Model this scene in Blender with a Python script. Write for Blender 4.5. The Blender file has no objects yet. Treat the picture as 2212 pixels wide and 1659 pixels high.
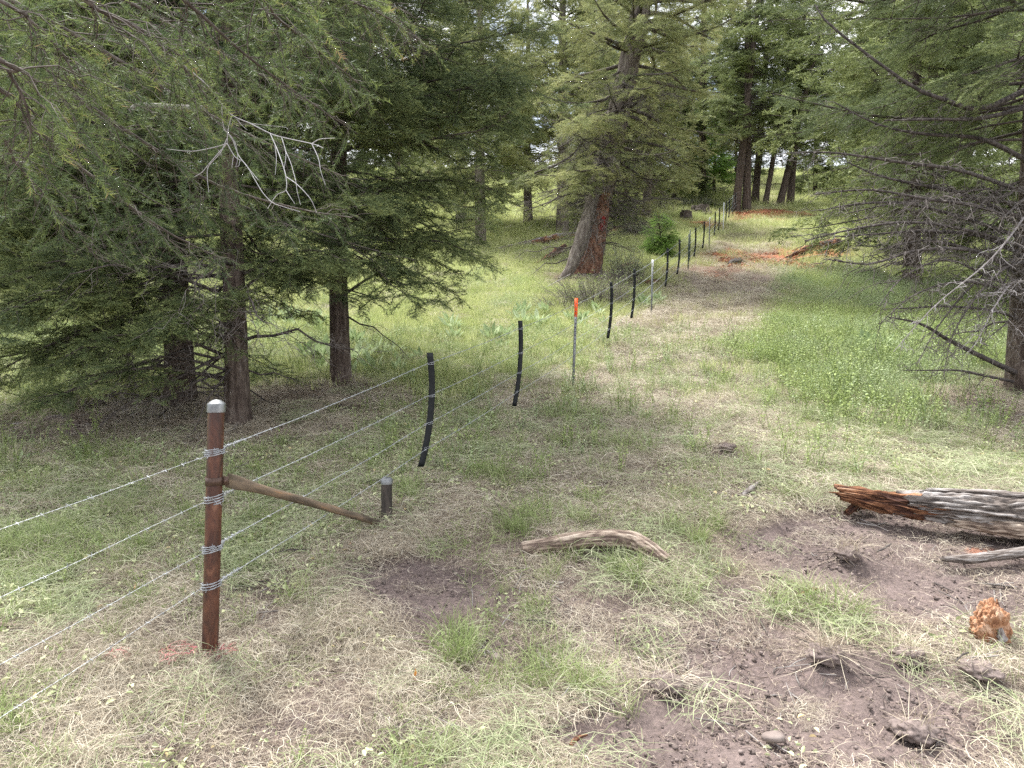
import bpy, math
import numpy as np
from mathutils import Vector, Matrix

S = bpy.context.scene
R = math.radians
# ------------------------------------------------------------------ camera, sky, sun, exposure
EYE = 1.7
FPX = 1534.0                      # focal length in pixels of a 2212 x 1659 picture
PITCH = R(2.22)
cam_d = bpy.data.cameras.new("camera")
cam = bpy.data.objects.new("camera", cam_d)
S.collection.objects.link(cam)
cam.location = (0, 0, EYE)
cam.rotation_euler = (R(90) - PITCH, 0, 0)
cam_d.sensor_width = 36.0
cam_d.lens = 36.0 * FPX / 2212.0
cam_d.clip_start = 0.05
cam_d.clip_end = 2000
S.camera = cam

SUN_EL, SUN_AZ = R(64), R(-38)    # azimuth measured from +Y towards +X
world = bpy.data.worlds.new("World")
S.world = world
world.use_nodes = True
nt = world.node_tree
nt.nodes.clear()
wo = nt.nodes.new("ShaderNodeOutputWorld")
bg = nt.nodes.new("ShaderNodeBackground")
sky = nt.nodes.new("ShaderNodeTexSky")
sky.sky_type = 'NISHITA'
sky.sun_disc = False
sky.sun_elevation = SUN_EL
sky.sun_rotation = SUN_AZ
sky.air_density = 1.0
sky.dust_density = 2.0
tc = nt.nodes.new("ShaderNodeTexCoord")
mp = nt.nodes.new("ShaderNodeMapping"); mp.inputs['Scale'].default_value = (1, 1, 2.5)
cn = nt.nodes.new("ShaderNodeTexNoise"); cn.inputs['Scale'].default_value = 3.2
cn.inputs['Detail'].default_value = 8; cn.inputs['Roughness'].default_value = .58
cr = nt.nodes.new("ShaderNodeValToRGB")
cr.color_ramp.elements[0].position = .36; cr.color_ramp.elements[1].position = .56
mx = nt.nodes.new("ShaderNodeMixRGB")
mx.inputs[2].default_value = (12.5, 12.6, 12.9, 1)   # bright thin cloud, in the units of the sky texture
nt.links.new(tc.outputs['Generated'], mp.inputs[0])
nt.links.new(mp.outputs[0], cn.inputs[0])
nt.links.new(cn.outputs[0], cr.inputs[0])
nt.links.new(cr.outputs[0], mx.inputs[0])
nt.links.new(sky.outputs[0], mx.inputs[1])
nt.links.new(mx.outputs[0], bg.inputs[0])
bg.inputs[1].default_value = 0.105
nt.links.new(bg.outputs[0], wo.inputs[0])

sun_d = bpy.data.lights.new("sun", 'SUN')
sun_d.energy = 5.0
sun_d.angle = R(10)
sun_d.color = (1.0, .98, .94)
sun = bpy.data.objects.new("sun", sun_d)
S.collection.objects.link(sun)
_sd = Vector((math.sin(SUN_AZ) * math.cos(SUN_EL), math.cos(SUN_AZ) * math.cos(SUN_EL), math.sin(SUN_EL)))
sun.rotation_euler = _sd.to_track_quat('Z', 'Y').to_euler()

S.view_settings.view_transform = 'Standard'
S.view_settings.look = 'None'
S.view_settings.exposure = 1.08
S.view_settings.gamma = 1
S.view_settings.use_curve_mapping = False
S.cycles.max_bounces = 6
S.cycles.diffuse_bounces = 4
S.cycles.transmission_bounces = 4
S.cycles.use_adaptive_sampling = True
S.cycles.adaptive_threshold = 0.02
S.cycles.use_denoising = False
S.cycles.sample_clamp_indirect = 8
S.render.filter_size = 1.3 if hasattr(S.render, 'filter_size') else 1.5

# ------------------------------------------------------------------ numeric helpers
def _h(ix, iy, iz, seed):
    n = (ix.astype(np.int64) * 374761393 + iy.astype(np.int64) * 668265263 + iz.astype(np.int64) * 2147483647 + seed * 974634777) & 0xffffffff
    n = ((n ^ (n >> 13)) * 1274126177) & 0xffffffff
    n = n ^ (n >> 16)
    return (n & 0xffffff) / float(0xffffff)

def vnoise(x, y, z=None, seed=0):
    x = np.asarray(x, float); y = np.asarray(y, float)
    z = np.zeros_like(x) if z is None else np.asarray(z, float)
    ix, iy, iz = np.floor(x), np.floor(y), np.floor(z)
    fx, fy, fz = x - ix, y - iy, z - iz
    fx, fy, fz = fx*fx*(3-2*fx), fy*fy*(3-2*fy), fz*fz*(3-2*fz)
    r = 0
    for a in (0, 1):
        for b in (0, 1):
            for c in (0, 1):
                w = (fx if a else 1-fx) * (fy if b else 1-fy) * (fz if c else 1-fz)
                r = r + w * _h(ix+a, iy+b, iz+c, seed)
    return r                                   # 0..1

def fbm(x, y, z=None, seed=0, oct=4, gain=.5):
    r, a, s, f = 0, 1.0, 0, 1.0
    for o in range(oct):
        r = r + a * vnoise(np.asarray(x)*f, np.asarray(y)*f, None if z is None else np.asarray(z)*f, seed+o*17)
        s += a; a *= gain; f *= 2.03
    return r / s

def sstep(a, b, x):
    t = np.clip((np.asarray(x, float) - a) / (b - a), 0, 1)
    return t*t*(3-2*t)

def norm(v):
    return v / np.maximum(np.linalg.norm(v, axis=-1, keepdims=True), 1e-9)

# ------------------------------------------------------------------ terrain
PY = np.array([-40, -5, 0, 2.5, 3.64, 5.27, 5.9, 7.9, 9.9, 12, 15.6, 19.5, 22.9, 26.9, 32.6, 43.6, 60, 80, 110, 150, 260])
PZ = np.array([-4.0, -1.98, -1.87, -1.76, -1.6, -1.24, -1.16, -.82, -.42, .04, .92, 1.98, 2.95, 4.05, 5.75, 9.0, 14.3, 20.6, 26, 29, 30]) + EYE
_yy = np.linspace(-40, 260, 6001)
_zz = np.interp(_yy, PY, PZ)
_k = np.ones(41) / 41
_zz = np.convolve(np.pad(_zz, 20, mode='edge'), _k, 'valid')

def gbase(x, y):
    return np.interp(y, _yy, _zz) + 0*np.asarray(x)

def fence_x(y):
    return -1.57 + .386 * (np.asarray(y) - 3.64)

MOUND = []                                     # (x, y, rx, ry, height)
def ground_z(x, y):
    x = np.asarray(x, float); y = np.asarray(y, float)
    z = gbase(x, y)
    far = sstep(12, 40, y)
    z = z + (fbm(x*.55, y*.55, seed=3, oct=3) - .5) * (.13 + .5*far)
    z = z + (fbm(x*3.1, y*3.1, seed=9, oct=3) - .5) * .085
    z = z + (fbm(x*13, y*13, seed=12, oct=2) - .5) * .018
    z = z - .02*sstep(6, 30, -x) * (-x - 6)          # falls away a little to the far left
    for (mx_, my_, rx, ry, h) in MOUND:
        d = np.sqrt(((x-mx_)/rx)**2 + ((y-my_)/ry)**2) + (fbm(x*2.3, y*2.3, seed=31)-.5)*.5
        z = z + h * (1 - sstep(.1, 1.1, d))
    return z

_cp, _sp = math.cos(PITCH), math.sin(PITCH)
def ray(px, py):
    u, v = (px - 1106.0) / FPX, -(py - 829.5) / FPX
    return np.array([u, _cp + v*_sp, v*_cp - _sp])
def at(px, py, d):
    """world point seen at picture point (px, py) whose depth (y) is d"""
    r = ray(px, py)
    return np.array([0, 0, EYE]) + r * (d / r[1])
def ground_at(px, py):
    r = ray(px, py)
    ts = np.linspace(1.5, 120, 24000)
    x, y, z = r[0]*ts, r[1]*ts, EYE + r[2]*ts
    g = gbase(x, y)
    hit = np.nonzero(z < g)[0]
    t = ts[hit[0]] if len(hit) else 110
    x, y = r[0]*t, r[1]*t
    return np.array([x, y, float(ground_z(x, y))])

_m = ground_at(120, 930)
MOUND.append((_m[0], _m[1]+.1, .8, .4, .14))
_m = ground_at(1790, 1450); MOUND.append((_m[0], _m[1], .22, .14, .05))
_m = ground_at(2120, 1465); MOUND.append((_m[0], _m[1], .22, .14, .07))
_m = ground_at(1850, 1215); MOUND.append((_m[0], _m[1], .4, .16, .06))
_m = ground_at(1570, 985); MOUND.append((_m[0], _m[1], .35, .22, .06))

# ------------------------------------------------------------------ mesh helpers
def make_mesh(name, V, F, mat, tint=None, col=None, smooth=False):
    """V (n,3); F (m,3) or (m,4) or a list of such arrays"""
    me = bpy.data.meshes.new(name)
    V = np.asarray(V, np.float32)
    Fs = F if isinstance(F, list) else [F]
    Fs = [np.asarray(f, np.int32) for f in Fs if len(f)]
    nl = sum(f.size for f in Fs); nf = sum(len(f) for f in Fs)
    me.vertices.add(len(V)); me.vertices.foreach_set("co", V.ravel())
    me.loops.add(nl); me.loops.foreach_set("vertex_index", np.concatenate([f.ravel() for f in Fs]))
    me.polygons.add(nf)
    sizes = np.concatenate([np.full(len(f), f.shape[1], np.int32) for f in Fs])
    st = np.zeros(nf, np.int32); st[1:] = np.cumsum(sizes)[:-1]
    me.polygons.foreach_set("loop_start", st)
    try: me.polygons.foreach_set("loop_total", sizes)
    except Exception: pass
    if smooth: me.polygons.foreach_set("use_smooth", np.ones(nf, bool))
    if tint is not None:
        a = me.attributes.new("tint", 'FLOAT', 'POINT'); a.data.foreach_set("value", np.asarray(tint, np.float32).ravel())
    if col is not None:
        a = me.attributes.new("col", 'FLOAT_COLOR', 'POINT')
        c = np.ones((len(V), 4), np.float32); c[:, :3] = col
        a.data.foreach_set("color", c.ravel())
    me.materials.append(mat)
    me.update(calc_edges=True)
    return me

class Geo:
    def __init__(s): s.V, s.F3, s.F4, s.T, s.n = [], [], [], [], 0
    def add(s, V, F, tint=.5):
        V = np.asarray(V, float).reshape(-1, 3); F = np.asarray(F)
        s.V.append(V)
        (s.F3 if F.shape[1] == 3 else s.F4).append(F + s.n)
        s.T.append(np.broadcast_to(np.asarray(tint, float), (len(V),)))
        s.n += len(V)
        return s
    def arrays(s):
        V = np.concatenate(s.V)
        F = []
        if s.F3: F.append(np.concatenate(s.F3))
        if s.F4: F.append(np.concatenate(s.F4))
        return V, F, np.concatenate(s.T)
    def mesh(s, name, mat, offset=None, smooth=False):
        V, F, T = s.arrays()
        if offset is not None: V = V - np.asarray(offset)
        return make_mesh(name, V, F, mat, tint=T, smooth=smooth)

def tubes(P, Rr, sides=4, cap=False):
    """P (n,k,3) polylines, Rr (n,k) radii -> verts, quads"""
    P = np.asarray(P, float); Rr = np.asarray(Rr, float)
    n, k, _ = P.shape
    T = np.empty_like(P)
    T[:, 1:-1] = P[:, 2:] - P[:, :-2]; T[:, 0] = P[:, 1]-P[:, 0]; T[:, -1] = P[:, -1]-P[:, -2]
    T = norm(T)
    mean = norm(P[:, -1] - P[:, 0])
    ref = np.where(np.abs(mean[:, 2:3]) > .85, np.array([[0, 1., 0]]), np.array([[0, 0, 1.]]))[:, None, :]
    A = norm(np.cross(T, ref)); B = np.cross(T, A)
    an = np.arange(sides) * 2*math.pi/sides
    V = P[:, :, None, :] + Rr[:, :, None, None] * (A[:, :, None, :]*np.cos(an)[None, None, :, None] + B[:, :, None, :]*np.sin(an)[None, None, :, None])
    V = V.reshape(-1, 3)
    i = np.arange(n)[:, None, None]*k*sides + np.arange(k-1)[None, :, None]*sides
    j = np.arange(sides)[None, None, :]; j2 = (j+1) % sides
    F = np.stack([i+j, i+j2, i+sides+j2, i+sides+j], -1).reshape(-1, 4)
    return V, F

def smooth_path(pts, n):
    """Catmull-Rom through pts"""
    p = np.asarray(pts, float)
    q = np.vstack([2*p[0]-p[1], p, 2*p[-1]-p[-2]])
    s = np.linspace(0, len(p)-1, n); i = np.minimum(s.astype(int), len(p)-2); t = (s-i)[:, None]
    a, b, c, d = q[i], q[i+1], q[i+2], q[i+3]
    return .5*((2*b) + (c-a)*t + (2*a-5*b+4*c-d)*t*t + (-a+3*b-3*c+d)*t**3)

def link(o, parent=None):
    S.collection.objects.link(o)
    if parent is not None: o.parent = parent
    return o
def tag(o, label=None, cat=None, group=None, kind=None):
    if label: o["label"] = label
    if cat: o["category"] = cat
    if group: o["group"] = group
    if kind: o["kind"] = kind
    return o
def empty(name, loc, label, cat, group=None, rz=0):
    o = bpy.data.objects.new(name, None); o.location = tuple(float(c) for c in loc)
    o.rotation_euler = (0, 0, rz); o.empty_display_size = .2
    return tag(link(o), label, cat, group)
def child(name, me, parent):
    return link(bpy.data.objects.new(name, me), parent)
def single(name, me, loc, label, cat, group=None):
    o = bpy.data.objects.new(name, me); o.location = tuple(float(c) for c in loc)
    return tag(link(o), label, cat, group)

# ------------------------------------------------------------------ materials
def mat_new(name):
    m = bpy.data.materials.new(name); m.use_nodes = True
    t = m.node_tree; t.nodes.clear()
    return m, t, t.nodes.new("ShaderNodeOutputMaterial")
def ramp(t, stops):
    r = t.nodes.new("ShaderNodeValToRGB"); e = r.color_ramp.elements
    while len(e) < len(stops): e.new(.5)
    for i, (p, c) in enumerate(stops):
        e[i].position = p; e[i].color = (*c, 1)
    return r
def leaf_mat(name, stops, trans=.3, inst=0.0, rough=.6, spec=.25):
    m, t, o = mat_new(name)
    a = t.nodes.new("ShaderNodeAttribute"); a.attribute_name = "tint"
    src = a.outputs['Fac']
    if inst:
        oi = t.nodes.new("ShaderNodeObjectInfo")
        mm = t.nodes.new("ShaderNodeMath"); mm.operation = 'MULTIPLY_ADD'
        s2 = t.nodes.new("ShaderNodeMath"); s2.operation = 'SUBTRACT'; s2.inputs[1].default_value = .5
        t.links.new(oi.outputs['Random'], s2.inputs[0])
        t.links.new(s2.outputs[0], mm.inputs[0]); mm.inputs[1].default_value = inst
        t.links.new(src, mm.inputs[2]); src = mm.outputs[0]
    r = ramp(t, stops); t.links.new(src, r.inputs[0])
    p = t.nodes.new("ShaderNodeBsdfPrincipled"); p.inputs['Roughness'].default_value = rough
    p.inputs['Specular IOR Level'].default_value = spec
    t.links.new(r.outputs[0], p.inputs['Base Color'])
    tr = t.nodes.new("ShaderNodeBsdfTranslucent"); t.links.new(r.outputs[0], tr.inputs[0])
    ms = t.nodes.new("ShaderNodeMixShader"); ms.inputs[0].default_value = trans
    t.links.new(p.outputs[0], ms.inputs[1]); t.links.new(tr.outputs[0], ms.inputs[2])
    t.links.new(ms.outputs[0], o.inputs[0])
    return m
def noise_mat(name, stops, scale=(4, 4, 4), detail=6, rough=.85, bump=.4, metal=0, spec=.3, attr=0.0, bscale=None, dist=0, nrough=.6, bdist=.01):
    """noise driven colour in object space, optionally shifted by the tint attribute"""
    m, t, o = mat_new(name)
    c = t.nodes.new("ShaderNodeTexCoord"); mpp = t.nodes.new("ShaderNodeMapping"); mpp.inputs['Scale'].default_value = scale
    n = t.nodes.new("ShaderNodeTexNoise"); n.inputs['Scale'].default_value = 1; n.inputs['Detail'].default_value = detail
    n.inputs['Roughness'].default_value = nrough; n.inputs['Distortion'].default_value = dist
    t.links.new(c.outputs['Object'], mpp.inputs[0]); t.links.new(mpp.outputs[0], n.inputs[0])
    src = n.outputs[0]
    if attr:
        a = t.nodes.new("ShaderNodeAttribute"); a.attribute_name = "tint"
        s2 = t.nodes.new("ShaderNodeMath"); s2.operation = 'SUBTRACT'; s2.inputs[1].default_value = .5
        mm = t.nodes.new("ShaderNodeMath"); mm.operation = 'MULTIPLY_ADD'; mm.inputs[1].default_value = attr
        t.links.new(a.outputs['Fac'], s2.inputs[0]); t.links.new(s2.outputs[0], mm.inputs[0]); t.links.new(src, mm.inputs[2]); src = mm.outputs[0]
    r = ramp(t, stops); t.links.new(src, r.inputs[0])
    p = t.nodes.new("ShaderNodeBsdfPrincipled"); p.inputs['Roughness'].default_value = rough; p.inputs['Metallic'].default_value = metal
    p.inputs['Specular IOR Level'].default_value = spec
    t.links.new(r.outputs[0], p.inputs['Base Color'])
    if bump:
        b = t.nodes.new("ShaderNodeBump"); b.inputs['Strength'].default_value = bump; b.inputs['Distance'].default_value = bdist
        bs = n.outputs[0]
        if bscale:
            mp2 = t.nodes.new("ShaderNodeMapping"); mp2.inputs['Scale'].default_value = bscale
            n2 = t.nodes.new("ShaderNodeTexNoise"); n2.inputs['Scale'].default_value = 1; n2.inputs['Detail'].default_value = 5
            t.links.new(c.outputs['Object'], mp2.inputs[0]); t.links.new(mp2.outputs[0], n2.inputs[0]); bs = n2.outputs[0]
        t.links.new(bs, b.inputs['Height']); t.links.new(b.outputs[0], p.inputs['Normal'])
    t.links.new(p.outputs[0], o.inputs[0])
    return m

M = {}
M['fir_dark'] = leaf_mat('fir_needles_dark', [(0, (.03, .046, .026)), (.5, (.078, .108, .048)), (.75, (.17, .21, .085)), (1, (.33, .37, .14))])
M['fir_mid'] = leaf_mat('fir_needles_mid', [(0, (.05, .07, .038)), (.5, (.12, .155, .07)), (.8, (.21, .25, .1)), (1, (.3, .34, .14))])
M['fir_olive'] = leaf_mat('fir_needles_olive', [(0, (.07, .085, .045)), (.5, (.155, .18, .085)), (.8, (.27, .3, .13)), (1, (.38, .38, .17))])
M['fir_near'] = leaf_mat('fir_needles_near', [(0, (.04, .068, .036)), (.5, (.1, .14, .055)), (.8, (.19, .24, .075)), (.96, (.3, .34, .1)), (1, (.36, .26, .13))], trans=.35)
M['fir_young'] = leaf_mat('fir_needles_young', [(0, (.1, .18, .045)), (.5, (.2, .33, .08)), (1, (.36, .5, .14))])
M['fir_blue'] = leaf_mat('fir_needles_blue', [(0, (.035, .06, .035)), (.5, (.065, .1, .055)), (1, (.12, .17, .08))])
M['bark'] = noise_mat('fir_bark', [(.3, (.025, .018, .015)), (.5, (.075, .055, .045)), (.7, (.15, .12, .1))], scale=(22, 22, 5), rough=.95, bump=1, bdist=.03, attr=.35)
M['bark_grey'] = noise_mat('grey_bark', [(.3, (.05, .04, .035)), (.5, (.14, .115, .1)), (.7, (.26, .23, .2))], scale=(14, 14, 3), rough=.95, bump=1, bdist=.03, attr=.35)
M['bark_red'] = noise_mat('stripped_red_wood', [(.34, (.07, .035, .025)), (.5, (.2, .1, .065)), (.66, (.34, .2, .14))], scale=(9, 9, 4), rough=.9, bump=1, bdist=.03, attr=.35)
M['red_paint'] = noise_mat('red_paint', [(.35, (.12, .01, .01)), (.6, (.32, .018, .018))], scale=(12, 12, 12), rough=.7, bump=.5)
M['limb'] = noise_mat('limb_bark', [(.3, (.035, .028, .024)), (.55, (.09, .075, .065)), (.75, (.17, .15, .13))], scale=(25, 25, 25), rough=.9, bump=.5, attr=.4)
M['dead'] = noise_mat('dead_grey_twig', [(.3, (.16, .14, .135)), (.55, (.3, .275, .27)), (.75, (.46, .44, .44))], scale=(20, 20, 20), rough=.8, bump=.3, attr=.6)
M['bare'] = noise_mat('bare_limb_bark', [(.3, (.03, .025, .023)), (.52, (.085, .072, .066)), (.72, (.2, .18, .17))], scale=(20, 20, 20), rough=.85, bump=.3, attr=.5)
M['dead_dark'] = noise_mat('dead_brown_twig', [(.3, (.055, .046, .042)), (.52, (.13, .112, .1)), (.72, (.27, .25, .235))], scale=(20, 20, 20), rough=.85, bump=.3, attr=.7)
# ------------------------------------------------------------------ what grows where
def patch(px, py, rpx, rpy, s=1.0):
    c = ground_at(px, py)
    a = ground_at(px, py - rpy); b = ground_at(px, py + rpy)
    return (c[0], c[1], rpx/FPX*c[1], max(.08, (a[1]-b[1])/2), s)
DIRT = [patch(*p) for p in [(870, 1265, 150, 72), (960, 1250, 90, 36, .9), (1500, 1400, 260, 70, .9), (1680, 1480, 360, 90), (1700, 1600, 540, 130, 1), (1750, 1540, 420, 60, .9), (1340, 1330, 150, 40, .7),
        (1560, 1275, 70, 35, .9), (1960, 1170, 360, 85, 1), (2060, 1265, 300, 70, 1), (2160, 1500, 90, 60, .9), (1570, 985, 62, 24, .9), (1620, 965, 50, 14, .6),
        (1550, 605, 120, 36, .7), (1500, 632, 80, 18, .5), (1590, 640, 60, 14, .4), (60, 1630, 110, 50, .8), (240, 1600, 120, 40, .6), (420, 1400, 110, 24, .6), (700, 1560, 200, 30, .5),
        (1160, 955, 60, 14, .4), (1420, 870, 70, 22, .45), (120, 925, 120, 26, 1.0), (1900, 1000, 60, 20, .5), (2190, 900, 60, 30, .7), (1180, 1385, 200, 18, .5)]]
REDS = [patch(*p) for p in [(1640, 558, 110, 22), (1740, 548, 90, 16, .95), (1590, 565, 60, 9, .6), (1650, 462, 130, 7), (1500, 484, 50, 8), (1620, 468, 60, 6), (1530, 575, 100, 22, .3), (2130, 1188, 40, 12, .6)]]
BARE_TREES = [(-3.1, 7.9, 1.7, 1.1), (-2.4, 9.3, 1.5, .9), (-4.4, 8.6, 1.9, 1.1), (7.0, 8.6, 2.2, 1.6), (1.95, 20.3, 1.6, 1.2)]
def blob(x, y, lst, seed, wob=.55, fs=2.2, soft=(.75, 1.1)):
    r = 0*x
    n = (fbm(x*fs, y*fs, seed=seed, oct=4) - .5) * 2
    for q in lst:
        s = q[4] if len(q) > 4 else 1
        d = np.sqrt(((x-q[0])/q[2])**2 + ((y-q[1])/q[3])**2) + n*wob
        r = np.maximum(r, s * (1 - sstep(soft[0], soft[1], d)))
    return r
def cover(x, y):
    x = np.asarray(x, float); y = np.asarray(y, float)
    n1 = fbm(x*.9, y*.9, seed=51, oct=4); n2 = fbm(x*2.7, y*2.7, seed=71, oct=3)
    dirt = blob(x, y, DIRT, 5, wob=.42, soft=(.85, 1.2))
    red = blob(x, y, REDS, 6, wob=.7, fs=1.2)
    duff = blob(x, y, BARE_TREES, 7, wob=.4, fs=1.1, soft=(.55, 1.25))
    u = x - fence_x(y) + (n1-.5)*(1.2 + 2.2*sstep(6, 9, y)*(1-sstep(14, 20, y)))
    wid = np.interp(y, [0, 4, 6, 9, 18, 30, 50], [9, 9, 5.5, 2.3, 2.6, 3.0, 3.4])
    strip = sstep(-.9, .35, u) * (1 - sstep(wid*.8, wid*1.15, u))
    near = 1 - sstep(3.6, 5.4, y - .35*(n1-.5)*6 + .22*np.maximum(0, fence_x(y)-x))
    mown = np.maximum(strip*np.interp(y, [0, 5, 9, 18, 26, 60], [1, .9, .75, .75, .5, .35]), near)
    lush = sstep(wid*.85, wid*1.25, u) * sstep(6.6, 8.2, y + (n2-.5)*2) * (1-duff)
    meadow = (1 - sstep(-1.1, .1, u)) * sstep(7.3, 9.5, y + (n1-.5)*3) * (1-duff)
    left = (1 - sstep(-.7, .3, u)) * (1-near) * (1-sstep(7.3, 9.5, y)) * (1-.9*duff)
    rbank = sstep(wid*.6, wid*1.1, u) * (1-sstep(6.6, 8.2, y)) * (1-near) * (1-.6*duff)
    return dict(dirt=dirt, red=red, duff=duff, u=u, strip=strip, near=near, mown=mown, lush=lush, meadow=meadow, left=left, rbank=rbank, n1=n1, n2=n2, y=y, x=x)

def mixc(a, b, t): return a*(1-t[:, None]) + np.array(b)*t[:, None]

# ------------------------------------------------------------------ ground sheet
def ground_sheet():
    def axis(near0, near1, step, far0, far1, grow=1.07):
        mid = np.arange(near0, near1, step); up, dn = [mid[-1]], [mid[0]]
        s = step
        while up[-1] < far1: s *= grow; up.append(up[-1]+s)
        s = step
        while dn[-1] > far0: s *= grow; dn.append(dn[-1]-s)
        return np.concatenate([dn[:0:-1], mid, up[1:]])
    xs = axis(-4.5, 5.5, .03, -190, 190, 1.035); ys = axis(2.0, 9, .03, -60, 250, 1.025)
    X, Y = np.meshgrid(xs, ys)
    x, y = X.ravel(), Y.ravel()
    z = ground_z(x, y)
    c = cover(x, y)
    z = z - .035*blob(x, y, DIRT[:12], 5) + .012*(fbm(x*9, y*9, seed=77, oct=3)-.5)
    col = np.tile(np.array([.2, .165, .115]), (len(x), 1))
    g = np.clip(c['meadow'] + .9*c['lush'] + .5*c['left'] + .35*c['rbank'], 0, 1)
    col = mixc(col, (.15, .19, .06), g*.8)
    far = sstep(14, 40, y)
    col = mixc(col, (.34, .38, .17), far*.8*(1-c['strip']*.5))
    col = mixc(col, (.18, .14, .125), np.clip(c['near'] + c['strip']*(1-far)*.5, 0, 1)*.9)
    col = mixc(col, (.15, .112, .085), np.clip(c['duff'], 0, 1)*.9)
    col = mixc(col, (.165, .128, .118), c['dirt'])
    col = mixc(col, (.33, .13, .07), c['red'])
    v = .7 + .6*fbm(x*5, y*5, seed=91, oct=5, gain=.6)
    col *= v[:, None]
    ny, nx = X.shape
    i = (np.arange(ny-1)[:, None]*nx + np.arange(nx-1)[None, :]).ravel()
    F = np.stack([i, i+1, i+nx+1, i+nx], -1)
    m, t, o = mat_new('soil')
    a = t.nodes.new("ShaderNodeAttribute"); a.attribute_name = "col"
    tcn = t.nodes.new("ShaderNodeTexCoord")
    n = t.nodes.new("ShaderNodeTexNoise"); n.inputs['Scale'].default_value = 38; n.inputs['Detail'].default_value = 9; n.inputs['Roughness'].default_value = .7
    t.links.new(tcn.outputs['Object'], n.inputs[0])
    r = ramp(t, [(.3, (.55, .55, .55)), (.55, (1, 1, 1)), (.75, (1.5, 1.45, 1.4))]); t.links.new(n.outputs[0], r.inputs[0])
    mu = t.nodes.new("ShaderNodeMixRGB"); mu.blend_type = 'MULTIPLY'; mu.inputs[0].default_value = 1
    t.links.new(a.outputs['Color'], mu.inputs[1]); t.links.new(r.outputs[0], mu.inputs[2])
    p = t.nodes.new("ShaderNodeBsdfPrincipled"); p.inputs['Roughness'].default_value = .95; p.inputs['Specular IOR Level'].default_value = .15
    t.links.new(mu.outputs[0], p.inputs['Base Color'])
    b = t.nodes.new("ShaderNodeBump"); b.inputs['Strength'].default_value = .9; b.inputs['Distance'].default_value = .02
    t.links.new(n.outputs[0], b.inputs['Height']); t.links.new(b.outputs[0], p.inputs['Normal'])
    t.links.new(p.outputs[0], o.inputs[0])
    me = make_mesh('ground', np.stack([x, y, z], -1), F, m, col=col, smooth=True)
    ob = link(bpy.data.objects.new('ground', me)); tag(ob, 'sloping forest ground of bare brown soil and thin turf', kind='structure')
ground_sheet()

# ------------------------------------------------------------------ small plants as clumps that are scattered
rg = np.random.default_rng(11)
def blades(rng, n, rad, hmin, hmax, lean, width, curl=.5, kpts=5, lie=False, zmax=.04, tint=(0, 1)):
    """thin tapered blades (flat ribbons)"""
    a = rng.uniform(0, 2*math.pi, n); rr = rad*np.sqrt(rng.uniform(0, 1, n))
    p0 = np.stack([rr*np.cos(a), rr*np.sin(a), np.zeros(n)], -1)
    L = rng.uniform(hmin, hmax, n)
    h = rng.uniform(0, 2*math.pi, n)
    d = np.stack([np.cos(h), np.sin(h), 0*h], -1)
    side = np.stack([-np.sin(h), np.cos(h), 0*h], -1)
    s = np.linspace(0, 1, kpts)[None, :, None]
    if lie:
        cz = rng.uniform(.003, zmax, n)
        P = p0[:, None, :] + d[:, None, :]*(s-.5)*L[:, None, None]
        w = rng.normal(0, curl, (n, 1, 1))*L[:, None, None]
        P = P + side[:, None, :]*w*(s*s*1.6 - s*.6) + side[:, None, :]*np.sin(s*rng.uniform(2, 9, (n, 1, 1)))*L[:, None, None]*.06
        arch = rng.uniform(0, 1, (n, 1))**2 * .25 * L[:, None]
        P[:, :, 2] = cz[:, None] + arch*np.sin(np.linspace(0, math.pi, kpts))[None] + rng.normal(0, .004, (n, kpts))
        P[:, :, 2] = np.maximum(P[:, :, 2], .002)
    else:
        th = np.abs(rng.normal(0, lean, n))
        b = rng.uniform(.2, 1, n)*curl
        P = p0[:, None, :] + np.array([0, 0, 1.])*(np.cos(th)[:, None, None]*s*L[:, None, None]*(1-.45*b[:, None, None]*s*s)) + d[:, None, :]*((np.sin(th)[:, None, None]*s + b[:, None, None]*s*s*.9)*L[:, None, None])
        P[:, 0, 2] = -.01
    wv = width*rng.uniform(.6, 1.3, n)[:, None]*np.array([.8, 1, .9, .65, .08] if kpts == 5 else np.linspace(1, .1, kpts))[None]
    tw = rng.uniform(-.9, .9, n)
    sd = side*np.cos(tw)[:, None] + np.array([0, 0, 1.])*np.sin(tw)[:, None]
    if not lie: sd = norm(side + rng.normal(0, .4, (n, 3)))
    V = np.stack([P - sd[:, None, :]*wv[..., None]/2, P + sd[:, None, :]*wv[..., None]/2], 2).reshape(-1, 3)
    i = np.arange(n)[:, None]*kpts*2 + np.arange(kpts-1)[None]*2
    F = np.stack([i, i+1, i+3, i+2], -1).reshape(-1, 4)
    T = np.repeat(rng.uniform(tint[0], tint[1], n), kpts*2)
    return V, F, T

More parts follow.
